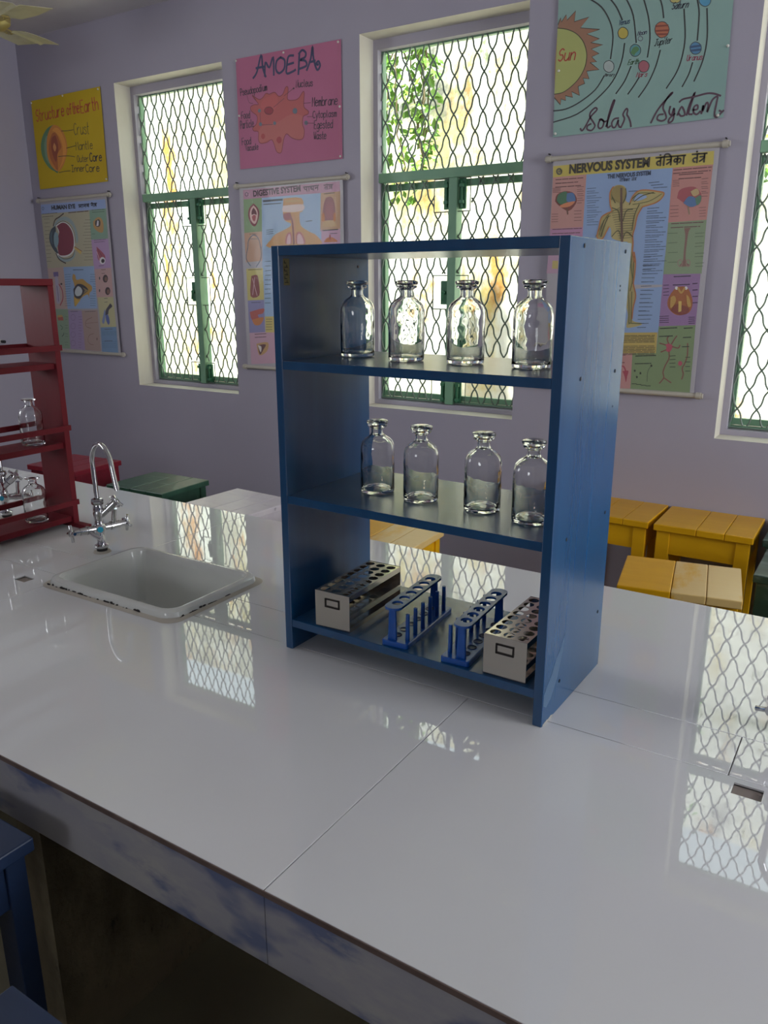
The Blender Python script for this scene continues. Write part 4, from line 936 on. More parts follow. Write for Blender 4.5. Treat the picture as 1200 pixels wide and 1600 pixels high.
('l','print','7a6488',2,2,0,[180,128,178,123,175,119,170,115,165,113,159,112,153,113,148,115,145,118,143,122,143,127,144,132,148,136,153,139,158,142,164,143,170,142,175,140,178,137,180,132,180,128]),
('g','print','6a5478',2,3,14,2,121,[205,133,234,133]),
('g','print','4a6450',2,2,14,2,131,[93,130,119,130]),
('l','print','7a6488',2,2,0,[173,83,171,78,167,73,163,70,157,68,151,67,145,67,141,69,137,72,135,77,135,81,137,86,140,91,145,94,150,97,156,97,162,97,167,95,170,92,172,87,173,83]),
('g','print','6a5478',2,3,14,2,122,[198,88,226,88]),
('g','print','4a6450',2,2,14,2,132,[85,85,111,84]),
('l','print','7a6488',2,2,0,[165,37,163,32,160,28,155,24,149,22,143,21,138,21,133,23,129,27,127,31,127,36,129,41,132,45,137,49,143,51,149,52,154,51,159,49,163,46,165,42,165,37]),
('g','print','6a5478',2,3,14,2,123,[190,43,219,43]),
('g','print','4a6450',2,2,14,2,133,[77,39,103,39]),
('l','print','806458',2,3,1,[324,175,280,161,267,143,274,126,308,120]),
('l','print','806458',2,3,1,[325,92,288,82,274,54,288,37,316,34]),
('l','print','806458',2,2,0,[270,143,368,152]),
('f','print','5a4038',2,0,[352,65,351,63,350,61,349,59,348,58,347,58,346,58,345,59,345,61,344,63,345,65,345,67,346,69,347,71,348,72,349,72,350,72,351,71,352,69,352,67]),
('g','print','4a4850',2,1,18,3,141,[153,203,214,205]),
('g','print','4a4850',2,1,18,3,142,[273,204,360,208]),
('g','print','4a4850',2,2,18,3,143,[437,272,464,274]),
('g','print','4a4850',2,1,18,3,144,[417,117,478,120]),
('g','print','4a4850',2,1,18,3,145,[408,57,469,60]),
('g','print','50708c',2,1,0,2,150,[392,105,509,109]),
('g','print','50708c',2,1,0,2,151,[392,99,509,104]),
('g','print','50708c',2,1,0,2,152,[393,93,508,98]),
('g','print','50708c',2,1,0,2,153,[393,88,507,92]),
('g','print','50708c',2,1,0,2,154,[390,54,502,58]),
('g','print','50708c',2,1,0,2,155,[389,44,501,48]),
('g','print','50708c',2,1,0,2,156,[389,35,500,39]),
('g','print','50708c',2,1,0,2,157,[389,25,498,29]),
('f','print','3a3440',2,1,[480,249,494,234,465,216,456,195,434,188,442,216,461,233]),
('f','print','50609c',2,1,[434,188,455,191,463,156,451,141,437,160]),
('f','print','7080a8',2,1,[433,220,436,199,418,147,403,155,418,190]),
('t', 'title_lettering', '181c28', 2, 'HUMAN EYE', 'p', 22, 0, 0, [88, 716, 281, 715]),
('t', 'title_lettering', '181c30', 2, 'मानव नेत्र', 'd', 19, 4.2, 0, [308, 716, 450, 717]),
('l','title_lettering','5a6a88',2,3,0,[24,727,24,725,22,723,20,721,18,721,15,720,13,721,11,722,9,723,9,725,9,727,9,729,11,731,13,733,15,734,18,734,20,733,22,732,24,731,24,729,24,727])],
'dig': [('f','print','a87a90',1,0,[22,752,538,755,540,717,22,714]),
('f','print','7a9468',1,0,[22,714,126,715,120,579,17,576]),
('f','print','b08a70',1,0,[17,576,120,579,120,458,19,452]),
('f','print','8aa4c0',1,0,[126,715,442,716,430,451,110,367]),
('f','print','b08a68',1,0,[442,716,540,717,537,575,436,573]),
('f','print','b088a0',1,0,[436,573,537,575,535,495,432,491]),
('f','print','8aa4c0',1,0,[122,580,440,569,438,226,115,220]),
('f','print','b4a860',1,0,[19,425,116,427,115,292,19,288]),
('f','print','7a78a0',1,0,[19,288,115,292,113,151,20,145]),
('f','print','b490a0',1,0,[20,145,113,151,429,172,431,38,22,4]),
('f','print','b8a860',1,0,[117,219,430,232,428,160,117,150]),
('f','print','7a2a34',2,1,[79,695,102,675,109,651,96,616,79,601,57,614,45,646,53,677]),
('f','print','c8a8a0',3,1,[78,687,95,671,101,647,91,620,78,611,61,625,54,649,61,673]),
('f','print','5a1a24',4,1,[78,678,91,663,93,648,79,652,65,649,67,666]),
('f','print','a04a50',4,1,[76,648,89,644,83,624,72,625,66,641]),
('l','print','4a5a6a',2,4,1,[34,514,39,542,60,562,79,565,98,549,106,525,107,511]),
('l','print','6a5a5a',2,3,0,[53,550,92,549]),
('l','print','4a5a6a',2,4,1,[33,513,22,468,45,437]),
('l','print','4a5a6a',2,4,1,[110,515,107,466,79,434]),
('f','print','7a3a38',2,1,[47,394,81,397,90,363,88,310,37,307]),
('l','print','b08a90',3,4,0,[67,388,50,313]),
('l','print','c0a0a0',3,3,0,[54,382,76,310]),
('f','print','a04a40',2,1,[28,238,110,255,105,233,75,226,82,207,39,203]),
('f','print','b06a30',2,1,[39,203,108,217,89,185,55,181]),
('f','print','b08a5a',2,1,[59,98,127,107,121,68,73,47]),
('f','print','5a3030',3,1,[67,92,114,97,100,74,77,50]),
('f','print','c8c0b8',4,1,[67,92,88,86,82,60]),
('f','print','b8884c',2,1,[245,706,343,702,346,652,330,645,330,607,344,587,383,567,418,551,427,512,156,511,168,543,196,565,250,583,277,594,280,605,257,614,244,626,240,656]),
('f','print','d0b8b0',3,1,[243,677,347,678,343,652,243,653]),
('f','print','8a3434',3,1,[242,645,274,649,284,639,278,620,252,620,242,630]),
('l','print','7a3030',3,9,1,[276,643,288,616,292,585,294,524]),
('l','print','b87a60',4,3,1,[294,643,303,593,301,523]),
('f','print','a85a50',3,1,[247,525,252,556,271,571,283,563,282,524]),
('f','print','c49c9c',4,1,[255,525,259,548,270,563,278,555,276,524]),
('f','print','a85a50',3,1,[306,523,308,562,328,571,347,553,355,522]),
('f','print','c49c9c',4,1,[313,523,314,554,327,563,341,549,347,522]),
('l','print','b8a068',4,4,0,[255,694,337,693]),
('f','print','7a2a30',2,1,[456,672,467,694,489,700,505,688,512,662,511,614,452,613]),
('f','print','8a3a40',3,1,[468,668,488,682,502,666,501,619,467,618]),
('f','print','b06a30',2,1,[448,639,458,635,459,609,445,608]),
('f','print','b06a30',2,1,[506,637,516,636,513,607,503,607]),
('f','print','b89868',3,1,[459,607,484,610,508,603,517,586,446,587]),
('f','print','b0602c',2,1,[452,525,467,541,492,544,511,536,520,525]),
('l','print','8a3030',3,7,0,[485,552,485,537]),
('g','print','4a3a30',2,1,0,4,3,[460,712,511,713]),
('g','print','303038',2,1,0,5,4,[449,571,527,573]),
('g','print','303038',2,1,0,3,5,[485,558,522,558]),
('g','print','28303c',2,1,0,10,6,[134,701,240,702]),
('g','print','34404c',2,1,0,5,7,[136,688,234,688]),
('g','print','3a4858',2,1,0,3,8,[146,583,184,585]),
('g','print','3a4858',2,1,0,3,9,[146,575,183,577]),
('g','print','3a4858',2,1,0,3,10,[145,567,183,569]),
('g','print','3a4858',2,1,0,4,12,[362,610,395,612]),
('g','print','5a3a30',2,1,0,3,13,[49,570,93,571]),
('g','print','3a4858',2,1,0,3,20,[130,454,163,455]),
('g','print','3a4858',2,1,0,3,21,[129,435,162,436]),
('g','print','3a4858',2,1,0,3,22,[128,415,161,416]),
('g','print','3a4858',2,1,0,3,23,[127,396,160,397]),
('g','print','3a4858',2,1,0,3,24,[125,376,159,377]),
('g','print','3a4858',2,1,0,3,25,[124,357,158,358]),
('g','print','3a4858',2,1,0,3,26,[123,337,156,338]),
('g','print','3a4858',2,1,0,3,27,[122,317,155,319]),
('g','print','3a4858',2,1,0,3,28,[121,298,154,299]),
('g','print','3a4858',2,1,0,3,29,[120,278,153,279]),
('g','print','5a5030',2,1,0,4,31,[31,420,110,422]),
('g','print','404058',2,1,0,3,32,[40,279,95,281]),
('g','print','5a4048',2,2,14,4,33,[52,140,121,145]),
('g','print','6a6038',2,1,0,3,34,[123,208,158,209]),
('g','print','6a6038',2,1,0,3,35,[122,197,157,198]),
('g','print','6a6038',2,1,0,3,36,[122,185,157,187]),
('g','print','6a6038',2,1,0,3,37,[121,174,156,175]),
('g','print','6a6038',2,1,0,3,38,[120,162,156,164]),
('t', 'title_lettering', '3a1c28', 2, 'DIGESTIVE SYSTEM', 'p', 26, 0, 0, [79, 721, 339, 728]),
('t', 'title_lettering', '3a1c28', 2, 'पाचन', 'd', 22, 4.2, 0, [354, 727, 433, 729]),
('t', 'title_lettering', '3a1c28', 2, 'तंत्र', 'd', 22, 4, 0, [459, 728, 506, 728]),
('l','title_lettering','5a3a50',2,4,0,[50,733,49,731,48,729,46,728,44,727,41,727,39,727,36,729,35,730,33,732,33,734,34,737,35,738,37,740,39,741,42,741,45,740,47,739,48,738,50,736,50,733])],
'nerv': [('f','print','b8a84c',1,0,[1,739,521,745,523,706,2,703]),
('f','print','b0827a',1,0,[2,703,120,705,120,538,2,536]),
('f','print','8098bc',1,0,[120,705,401,705,403,348,119,348]),
('f','print','8098bc',1,0,[223,328,430,343,403,215,402,194,229,167]),
('f','print','b07a72',1,0,[401,705,522,706,520,545,403,541]),
('f','print','7a8c6c',1,0,[403,541,520,545,522,382,403,378]),
('f','print','7a8c6c',1,0,[402,438,520,436,519,383,402,381]),
('f','print','8a6a94',1,0,[402,381,519,382,520,221,403,214]),
('f','print','74885f',1,0,[403,214,520,221,524,1,326,1,322,121,402,125]),
('f','print','b09a50',1,0,[214,187,400,194,402,125,216,116]),
('f','print','b0807c',1,0,[216,115,323,121,326,1,219,-3]),
('f','print','a87a98',1,0,[2,536,120,538,120,454,1,457]),
('f','print','a8889c',1,0,[1,457,120,454,116,386,-3,387]),
('f','print','b0a060',1,0,[17,430,38,429,38,402,16,403]),
('f','print','7a4038',2,1,[14,626,19,646,44,656,73,652,90,634,89,614,65,592,30,610]),
('f','print','3f6a4a',3,1,[20,628,27,648,55,654,58,621,35,614]),
('f','print','4a6c98',3,1,[56,649,78,649,88,627,80,620,57,623]),
('f','print','c07850',3,1,[32,610,52,618,86,622,70,607,41,604]),
('f','print','9a4a50',2,1,[423,614,428,637,452,645,476,643,495,624,497,600,482,587,462,585,446,598]),
('f','print','b0986a',3,1,[463,631,481,639,490,624,474,616]),
('f','print','4a6a94',3,1,[444,598,459,617,479,611,486,591,467,585]),
('f','print','4a7058',3,1,[479,611,495,619,497,600,486,589]),
('l','print','8a7a60',3,4,0,[460,587,466,564]),
('l','print','6a4a3a',3,5,0,[59,600,63,582]),
('f','print','a89a64',2,1,[209,605,205,641,215,660,233,665,253,658,261,637,259,615,275,609,281,626,296,641,321,644,363,637,381,631,375,616,356,603,316,593,302,566,297,531,292,506,295,481,296,451,305,420,311,379,305,348,284,348,275,451,278,482,261,487,223,498,218,524,210,535,202,520,190,498,172,503,176,536,182,566,200,578,216,585]),
('f','print','8098bc',3,1,[282,616,302,633,328,624,314,615,293,612]),
('f','print','a89a64',2,1,[278,458,301,452,308,423,309,387,307,352,318,313,313,274,312,237,322,227,344,224,346,218,330,212,299,206,295,218,297,249,285,291,281,328,281,382]),
('l','print','5a4a4a',3,5,1,[235,661,244,604,257,492]),
('l','print','5a4a4a',3,5,1,[233,639,218,630]),
('l','print','5a4a4a',3,5,1,[244,633,258,628]),
('l','print','5a4a4a',3,5,1,[221,655,253,648]),
('l','print','6a6440',3,2,1,[213,585,248,588,297,589]),
('l','print','6a6440',3,2,1,[216,578,248,581,296,581]),
('l','print','6a6440',3,2,1,[218,571,249,573,295,574]),
('l','print','6a6440',3,2,1,[221,564,250,566,294,566]),
('l','print','6a6440',3,2,1,[224,556,250,558,293,559]),
('l','print','6a6440',3,2,1,[227,549,251,551,292,552]),
('l','print','6a6440',3,2,1,[229,542,251,543,291,544]),
('l','print','6a6440',3,2,1,[232,535,252,536,290,537]),
('l','print','6a6440',3,2,1,[235,528,253,528,289,529]),
('l','print','6a6440',3,2,1,[238,520,253,520,288,522]),
('l','print','6a6440',3,2,1,[240,513,254,513,287,514]),
('l','print','6a6440',3,2,1,[243,506,254,505,286,507]),
('l','print','6a6440',3,2,1,[246,499,255,497,285,499]),
('l','print','5a4234',4,7,1,[242,653,248,583,258,487]),
('l','print','6a6a3c',3,2.5,1,[178,510,191,556,212,570]),
('l','print','6a6a3c',3,2.5,1,[186,505,199,555]),
('l','print','6a6a3c',3,2.5,1,[353,632,302,635,283,612]),
('l','print','6a6a3c',3,2.5,1,[374,629,335,609,284,602]),
('l','print','6a6a3c',3,2.5,1,[167,505,201,570,242,594]),
('l','print','6a6a3c',3,2.5,1,[216,655,213,620]),
('l','print','6a6a3c',3,2.5,1,[250,653,254,628]),
('l','print','5c6238',3,3,1,[284,455,291,411,287,382,293,328]),
('l','print','5c6238',3,3,1,[294,452,295,405,303,364,298,328]),
('l','print','5c6238',3,3,1,[292,328,299,273,303,219]),
('l','print','5c6238',3,3,1,[304,325,307,273,310,225]),
('l','print','5c6238',3,3,1,[302,440,303,396,305,352]),
('l','print','5c6238',3,3,1,[305,222,341,221]),
('l','print','a8663a',3,4,1,[301,452,308,423,309,387,307,352,318,313,313,274,312,237]),
('l','print','a8663a',3,4,1,[316,593,302,566,297,531,292,506,295,481,296,451,305,420]),
('l','print','4a4a28',3,3,1,[215,595,237,584,245,553]),
('l','print','4a4a28',3,3,1,[285,587,264,583,256,553]),
('l','print','4a4a28',3,3,1,[222,504,242,523,254,498]),
('l','print','4a4a28',3,3,1,[292,501,270,517,258,492]),
('l','print','4a4a28',3,3,1,[216,655,212,635,225,610]),
('l','print','4a4a28',3,3,1,[256,652,259,628,251,608]),
('l','print','4a4a28',3,3,1,[302,635,282,621,273,602]),
('l','print','4a4a28',3,3,1,[348,635,313,627,288,611]),
('l','print','4a4a28',3,3,1,[191,556,182,525]),
('l','print','4a4a28',3,3,1,[206,570,192,535,184,505]),
('l','print','4a4a28',3,3,1,[305,601,292,567,288,522]),
('l','print','b07038',4,4,1,[275,609,281,626,296,641,321,644,363,637,381,631,375,616,356,603,316,593]),
('l','print','b07038',4,4,1,[210,535,202,520,190,498,172,503,176,536,182,566,200,578,216,585,209,605,205,641,215,660]),
('f','print','8a7a44',3,1,[215,657,234,664,252,655,258,638,251,613,235,612,218,625,211,640]),
('f','print','7a5a50',2,1,[454,522,474,522,469,511,467,476,467,437,472,417,483,407,451,405,460,422,460,452,460,496]),
('l','print','8a7468',2,3,0,[459,415,459,412,458,409,457,406,455,405,453,404,451,405,449,406,447,409,446,412,445,415,445,419,446,422,447,424,449,426,451,426,453,426,455,424,457,421,458,418,459,415]),
('l','print','8a7468',2,3,0,[483,415,483,411,483,408,482,406,480,404,478,404,476,404,475,406,473,408,472,411,471,415,471,418,472,421,473,424,474,425,476,426,478,425,480,424,481,421,483,418,483,415]),
('f','print','9a5a2c',2,1,[447,341,479,341,496,317,504,288,496,261,468,251,444,258,425,281,427,310]),
('f','print','b08a44',3,1,[433,308,444,313,451,299,444,281,435,275]),
('f','print','b08a44',3,1,[482,317,491,308,500,282,491,279,485,296]),
('f','print','7a3a2c',3,1,[437,266,455,287,470,284,495,273,490,258,468,252]),
('f','print','c0a458',4,0,[459,296,469,296,471,264,462,261]),
('f','print','ccc8c4',3,0,[453,337,453,336,453,334,452,333,450,332,449,332,448,332,446,333,445,334,444,336,444,337,444,339,444,340,445,342,447,342,448,343,449,342,451,342,452,340,453,339]),
('f','print','ccc8c4',3,0,[484,337,484,336,483,334,482,333,481,332,479,332,478,332,477,333,476,334,475,336,474,337,474,339,475,340,476,342,477,342,478,343,480,342,481,342,482,340,483,339]),
('l','print','b08a44',3,6,1,[454,337,465,322,474,337]),
('f','print','a8485a',2,1,[430,155,441,159,454,152,452,141,444,130,433,137,435,145]),
('l','print','7a4a40',2,4,1,[440,159,434,174,439,183]),
('l','print','7a4a40',2,4,1,[450,158,458,174,464,184]),
('l','print','7a4a40',2,4,1,[454,149,472,145,477,154]),
('l','print','7a4a40',2,4,1,[430,154,411,159]),
('l','print','7a4a40',2,4,1,[433,137,418,130]),
('l','print','7a4a40',2,4,1,[444,132,446,110,436,85,431,63,435,45,423,26]),
('l','print','7a4a40',2,4,1,[435,45,460,30]),
('f','print','a8485a',2,0,[491,96,491,93,490,91,488,89,487,88,484,87,482,88,480,89,478,90,477,93,477,95,477,97,478,100,479,102,481,103,483,103,485,103,487,102,489,100,490,98]),
('l','print','7a4a40',2,4,1,[501,161,504,122,498,95,492,79,497,61,494,44]),
('f','print','9a3a4a',2,1,[294,59,314,62,312,44,309,22,303,41]),
('l','print','9a3a4a',2,5,1,[281,77,297,75,305,60]),
('f','print','2a3424',2,0,[339,63,339,62,339,61,338,60,337,59,337,59,336,59,335,60,334,60,333,62,333,63,333,64,333,65,334,66,335,67,336,67,337,67,338,66,338,66,339,64]),
('f','print','2a3424',2,0,[359,56,359,54,358,53,358,52,357,52,356,52,355,52,354,52,353,53,353,54,353,55,353,57,353,58,354,59,354,59,355,60,356,60,357,59,358,58,359,57]),
('f','print','2a3424',2,0,[394,83,394,82,393,81,393,80,392,79,391,79,390,79,389,80,388,81,388,82,387,83,387,84,388,85,388,86,389,87,390,87,391,87,392,86,393,86,393,84]),
('f','print','2a3424',2,0,[348,43,348,41,348,40,347,39,346,39,345,38,344,38,343,39,343,40,342,41,342,42,342,43,342,45,343,46,344,46,345,46,345,46,346,46,347,45,348,44]),
('l','print','4a5a40',2,2,1,[388,80,380,61,381,29]),
('g','print','5a5030',2,1,0,3,200,[284,180,394,184]),
('g','print','5a5030',2,1,0,3,201,[284,176,394,180]),
('g','print','5a5030',2,1,0,3,202,[284,171,394,175]),
('g','print','5a5030',2,1,0,3,203,[285,166,395,171]),
('g','print','5a5030',2,1,0,3,204,[285,162,395,166]),
('g','print','5a5030',2,1,0,3,205,[286,157,396,162]),
('g','print','5a5030',2,1,0,3,206,[287,144,397,149]),
('g','print','5a5030',2,1,0,3,207,[287,139,397,144]),
('g','print','5a5030',2,1,0,3,208,[287,134,398,139]),
('g','print','5a5030',2,1,0,3,209,[288,130,398,135]),
('g','print','5a5030',2,1,0,3,210,[288,125,398,130]),
('g','print','5a5030',2,1,0,3,211,[289,120,399,126]),
('g','print','5a5030',2,1,0,3,212,[289,116,399,121]),
('g','print','3c4c64',2,2,9,2,220,[125,660,156,660]),
('g','print','3c4c64',2,2,9,2,221,[126,645,167,645]),
('g','print','3c4c64',2,2,9,2,222,[127,630,178,629]),
('g','print','3c4c64',2,2,9,2,223,[129,614,159,615]),
('g','print','3c4c64',2,2,9,2,224,[130,599,170,599]),
('g','print','3c4c64',2,2,9,2,225,[131,584,181,584]),
('g','print','3c4c64',2,2,9,2,226,[132,568,162,569]),
('g','print','3c4c64',2,2,9,2,227,[133,553,173,553]),
('g','print','384860',2,2,9,2.4,240,[332,587,370,588]),
('g','print','384860',2,2,9,2.4,241,[332,572,383,572]),
('g','print','384860',2,2,9,2.4,242,[332,557,395,557]),
('g','print','384860',2,2,9,2.4,243,[333,542,374,543]),
('g','print','384860',2,2,9,2.4,244,[333,528,387,528]),
('g','print','384860',2,2,9,2.4,245,[333,513,399,513]),
('g','print','384860',2,2,9,2.4,246,[333,498,378,499]),
('g','print','384860',2,2,9,2.4,247,[334,483,391,483]),
('g','print','384860',2,2,9,2.4,248,[334,467,404,468]),
('g','print','384860',2,2,9,2.4,249,[334,452,382,454]),
('g','print','384860',2,2,9,2.4,250,[335,437,395,439]),
('g','print','384860',2,2,9,2.4,251,[335,422,408,423]),
('g','print','384860',2,2,9,2.4,252,[335,407,387,409]),
('g','print','384860',2,2,9,2.4,253,[335,391,399,393]),
('g','print','384860',2,2,13,2.4,260,[333,436,356,436]),
('g','print','384860',2,2,13,2.4,261,[333,423,365,423]),
('g','print','384860',2,2,13,2.4,262,[333,409,374,409]),
('g','print','384860',2,2,13,2.4,263,[333,396,356,396]),
('g','print','384860',2,2,13,2.4,264,[333,383,366,383]),
('g','print','384860',2,2,13,2.4,265,[333,370,375,370]),
('g','print','384860',2,2,13,2.4,266,[333,356,357,357]),
('g','print','384860',2,2,13,2.4,267,[333,343,367,344]),
('g','print','384860',2,2,13,2.4,268,[333,330,376,330]),
('g','print','384860',2,2,13,2.4,269,[333,316,358,317]),
('g','print','384860',2,2,13,2.4,270,[333,303,368,304]),
('g','print','384860',2,2,13,2.4,271,[332,289,377,290]),
('g','print','384860',2,2,13,2.4,272,[332,276,359,277]),
('g','print','384860',2,2,13,2.4,273,[332,262,368,263]),
('g','print','384860',2,2,13,2.4,274,[332,248,378,250]),
('g','print','384860',2,2,13,2.4,275,[332,235,360,236]),
('g','print','384860',2,2,13,2.4,276,[332,221,369,223]),
('g','print','384860',2,1,0,2.4,280,[330,665,363,666]),
('g','print','384860',2,1,0,2.4,281,[338,657,376,658]),
('g','print','384860',2,1,0,2.4,282,[346,649,389,649]),
('g','print','384860',2,1,0,2.4,284,[267,643,297,643]),
('g','print','603c3c',2,3,12,3.4,291,[13,695,112,695]),
('g','print','603c3c',2,2,10,3.4,292,[405,698,520,699]),
('g','print','603c3c',2,2,12,3.4,293,[423,683,496,683]),
('g','print','603c3c',2,2,14,3.4,294,[11,534,117,534]),
('g','print','603c3c',2,2,12,3.4,295,[413,537,513,538]),
('g','print','704c48',2,1,0,2,300,[3,668,32,667]),
('g','print','704c48',2,2,8,2,304,[91,667,114,667]),
('g','print','704c48',2,1,0,2,308,[5,584,28,584]),
('g','print','704c48',2,1,0,2,312,[85,591,111,591]),
('g','print','704c48',2,1,0,2,316,[405,667,425,667]),
('g','print','704c48',2,2,9,2,320,[493,666,512,667]),
('g','print','704c48',2,1,0,2,324,[405,591,430,591]),
('g','print','704c48',2,1,0,2,328,[494,582,514,582]),
('g','print','4c5c44',2,1,0,2,332,[405,508,435,508]),
('g','print','4c5c44',2,2,10,2,336,[490,505,517,506]),
('g','print','503a58',2,1,0,3,340,[406,346,423,347]),
('g','print','503a58',2,1,0,4,344,[498,351,512,352]),
('g','print','503a58',2,1,0,3,348,[403,246,433,248]),
('g','print','503a58',2,1,0,3,352,[496,245,515,246]),
('g','print','3c4a34',2,1,0,3,356,[448,118,466,120]),
('g','print','3c4a34',2,1,0,3,360,[499,116,513,117]),
('g','print','3c4a34',2,1,0,3,364,[330,18,346,19]),
('g','print','704c48',2,1,0,2,301,[4,663,32,663]),
('g','print','704c48',2,2,8,2,305,[92,653,115,653]),
('g','print','704c48',2,1,0,2,309,[5,576,29,576]),
('g','print','704c48',2,1,0,2,313,[86,581,111,581]),
('g','print','704c48',2,1,0,2,317,[406,662,425,661]),
('g','print','704c48',2,2,9,2,321,[494,652,513,652]),
('g','print','704c48',2,1,0,2,325,[406,580,431,580]),
('g','print','704c48',2,1,0,2,329,[495,573,515,573]),
('g','print','4c5c44',2,1,0,2,333,[408,478,438,479]),
('g','print','4c5c44',2,2,10,2,337,[493,475,520,476]),
('g','print','503a58',2,1,0,3,341,[407,335,424,336]),
('g','print','503a58',2,1,0,4,345,[500,331,514,332]),
('g','print','503a58',2,1,0,3,349,[404,240,433,241]),
('g','print','503a58',2,1,0,3,353,[497,239,515,240]),
('g','print','3c4a34',2,1,0,3,357,[449,106,467,108]),
('g','print','3c4a34',2,1,0,3,361,[500,101,515,102]),
('g','print','3c4a34',2,1,0,3,365,[346,17,362,18]),
('g','print','704c48',2,1,0,2,302,[4,659,32,659]),
('g','print','704c48',2,2,8,2,306,[93,639,116,639]),
('g','print','704c48',2,1,0,2,310,[6,567,29,567]),
('g','print','704c48',2,1,0,2,314,[87,570,112,570]),
('g','print','704c48',2,1,0,2,318,[406,656,426,656]),
('g','print','704c48',2,2,9,2,322,[496,638,515,638]),
('g','print','704c48',2,1,0,2,326,[407,569,432,570]),
('g','print','704c48',2,1,0,2,330,[496,564,515,565]),
('g','print','4c5c44',2,1,0,2,334,[411,448,441,449]),
('g','print','4c5c44',2,2,10,2,338,[496,444,523,445]),
('g','print','503a58',2,1,0,3,342,[408,324,425,326]),
('g','print','503a58',2,1,0,4,346,[502,311,517,312]),
('g','print','503a58',2,1,0,3,350,[404,233,434,235]),
('g','print','503a58',2,1,0,3,354,[497,232,516,234]),
('g','print','3c4a34',2,1,0,3,358,[450,94,468,96]),
('g','print','3c4a34',2,1,0,3,362,[502,86,516,87]),
('g','print','3c4a34',2,1,0,3,366,[362,15,378,16]),
('g','print','704c48',2,1,0,2,303,[5,655,33,654]),
('g','print','704c48',2,2,8,2,307,[94,624,117,624]),
('g','print','704c48',2,1,0,2,311,[6,559,30,559]),
('g','print','704c48',2,1,0,2,315,[87,560,113,560]),
('g','print','704c48',2,1,0,2,319,[407,650,427,650]),
('g','print','704c48',2,2,9,2,323,[497,624,516,624]),
('g','print','704c48',2,1,0,2,327,[408,559,433,559]),
('g','print','704c48',2,1,0,2,331,[497,556,516,556]),
('g','print','4c5c44',2,1,0,2,335,[414,418,444,419]),
('g','print','4c5c44',2,2,10,2,339,[500,414,526,415]),
('g','print','503a58',2,1,0,3,343,[409,314,426,315]),
('g','print','503a58',2,1,0,4,347,[504,291,519,292]),
('g','print','503a58',2,1,0,3,351,[405,227,435,228]),
('g','print','503a58',2,1,0,3,355,[498,226,517,227]),
('g','print','3c4a34',2,1,0,3,359,[452,82,469,83]),
('g','print','3c4a34',2,1,0,3,363,[503,71,518,72]),
('g','print','3c4a34',2,1,0,3,367,[378,14,394,15]),
('g','print','403048',2,2,26,4,370,[437,373,490,375]),
('g','print','303c2c',2,2,26,4,371,[408,207,463,211]),
('g','print','303c2c',2,3,30,4,372,[485,210,512,212]),
('g','print','303c2c',2,2,26,4,373,[335,113,403,118]),
('g','print','6a3c3c',2,2,26,4,374,[281,114,300,115]),
('t', 'title_lettering', '2c2818', 2, 'NERVOUS SYSTEM', 'p', 31, 0, 0, [59, 710, 328, 712]),
('t', 'title_lettering', '2c2818', 2, 'तंत्रिका', 'd', 32, 5, 0, [346, 714, 437, 714]),
('t', 'title_lettering', '2c2818', 2, 'तंत्र', 'd', 32, 5, 0, [457, 715, 501, 715]),
('l','title_lettering','5a5848',2,5,0,[32,720,32,717,31,715,29,713,27,712,24,712,22,712,19,714,17,716,16,718,15,721,15,724,16,726,18,728,21,729,23,729,26,729,28,727,30,725,32,723,32,720]),
('f','title_lettering','6a6858',2,0,[27,720,27,719,27,718,26,717,25,717,24,716,23,717,22,717,21,718,21,719,20,721,20,722,21,723,22,724,22,724,24,725,25,724,26,724,26,723,27,722]),
('t', 'title_lettering', '2c3c54', 2, 'THE NERVOUS SYSTEM', 'p', 14, 0, 0, [192, 686, 334, 688]),
('t', 'title_lettering', '2c3c54', 2, 'तंत्रिका', 'd', 11, 1.6, 0, [233, 675, 267, 674]),
('t', 'title_lettering', '2c3c54', 2, 'तंत्र', 'd', 11, 1.6, 0, [273, 675, 290, 675])],
}

# ------------------------------------------------------------------ posters and charts on the far wall
GL = dict(A='0d2l4d 1g3g', B='0d0l 0l3l4k3i0h 0h3h4f3d0d', C='4k2l0j0f2d4e', E='4l0l0d4d 0h3h', F='4l0l0d 0h3h', I='0l4l 2l2d 0d4d', J='0l4l 2l2f1d0e', M='0d0l2g4l4d', N='0d0l4d4l', O='2d0f0j2l4j4f2d',
          P='0d0l 0l3l4j3h0h', S='4k2l0j1h3h4f2d0e', U='0l0f2d4f4l', V='0l2d4l', W='0l1d2i3d4l', a='4h2i0g0e2d4f 4i4d', b='0l0d 0g2i4h4e2d0e', c='4h2i0g0e2d4e', d='4h2i0g0e2d4f 4l4d', e='0g4g3i1i0g0e2d4e',
          f='4k3l2j2d 0h3h', g='4h2i0g0e2d4f 4i4c2a0b', h='0l0d 0g2i4h4d', i='1i1d 1k1l', k='0l0d 4i0f4d', l='1l1e2d', m='0i0d 0g1i2h2d 2g3i4h4d', n='0i0d 0g2i4h4d', o='2d0e0h2i4h4e2d', p='0i0a 0g2i4h4e2d0e',
          r='0i0d 0g2i3i', s='4h2i0h2g4e2d0e', t='1l1e3d 0i3i', u='0i0e2d4f 4i4d', v='0i2d4i', w='0i1d2h3d4i', y='0i2d 4i1a')
NARROW = 'ilt'
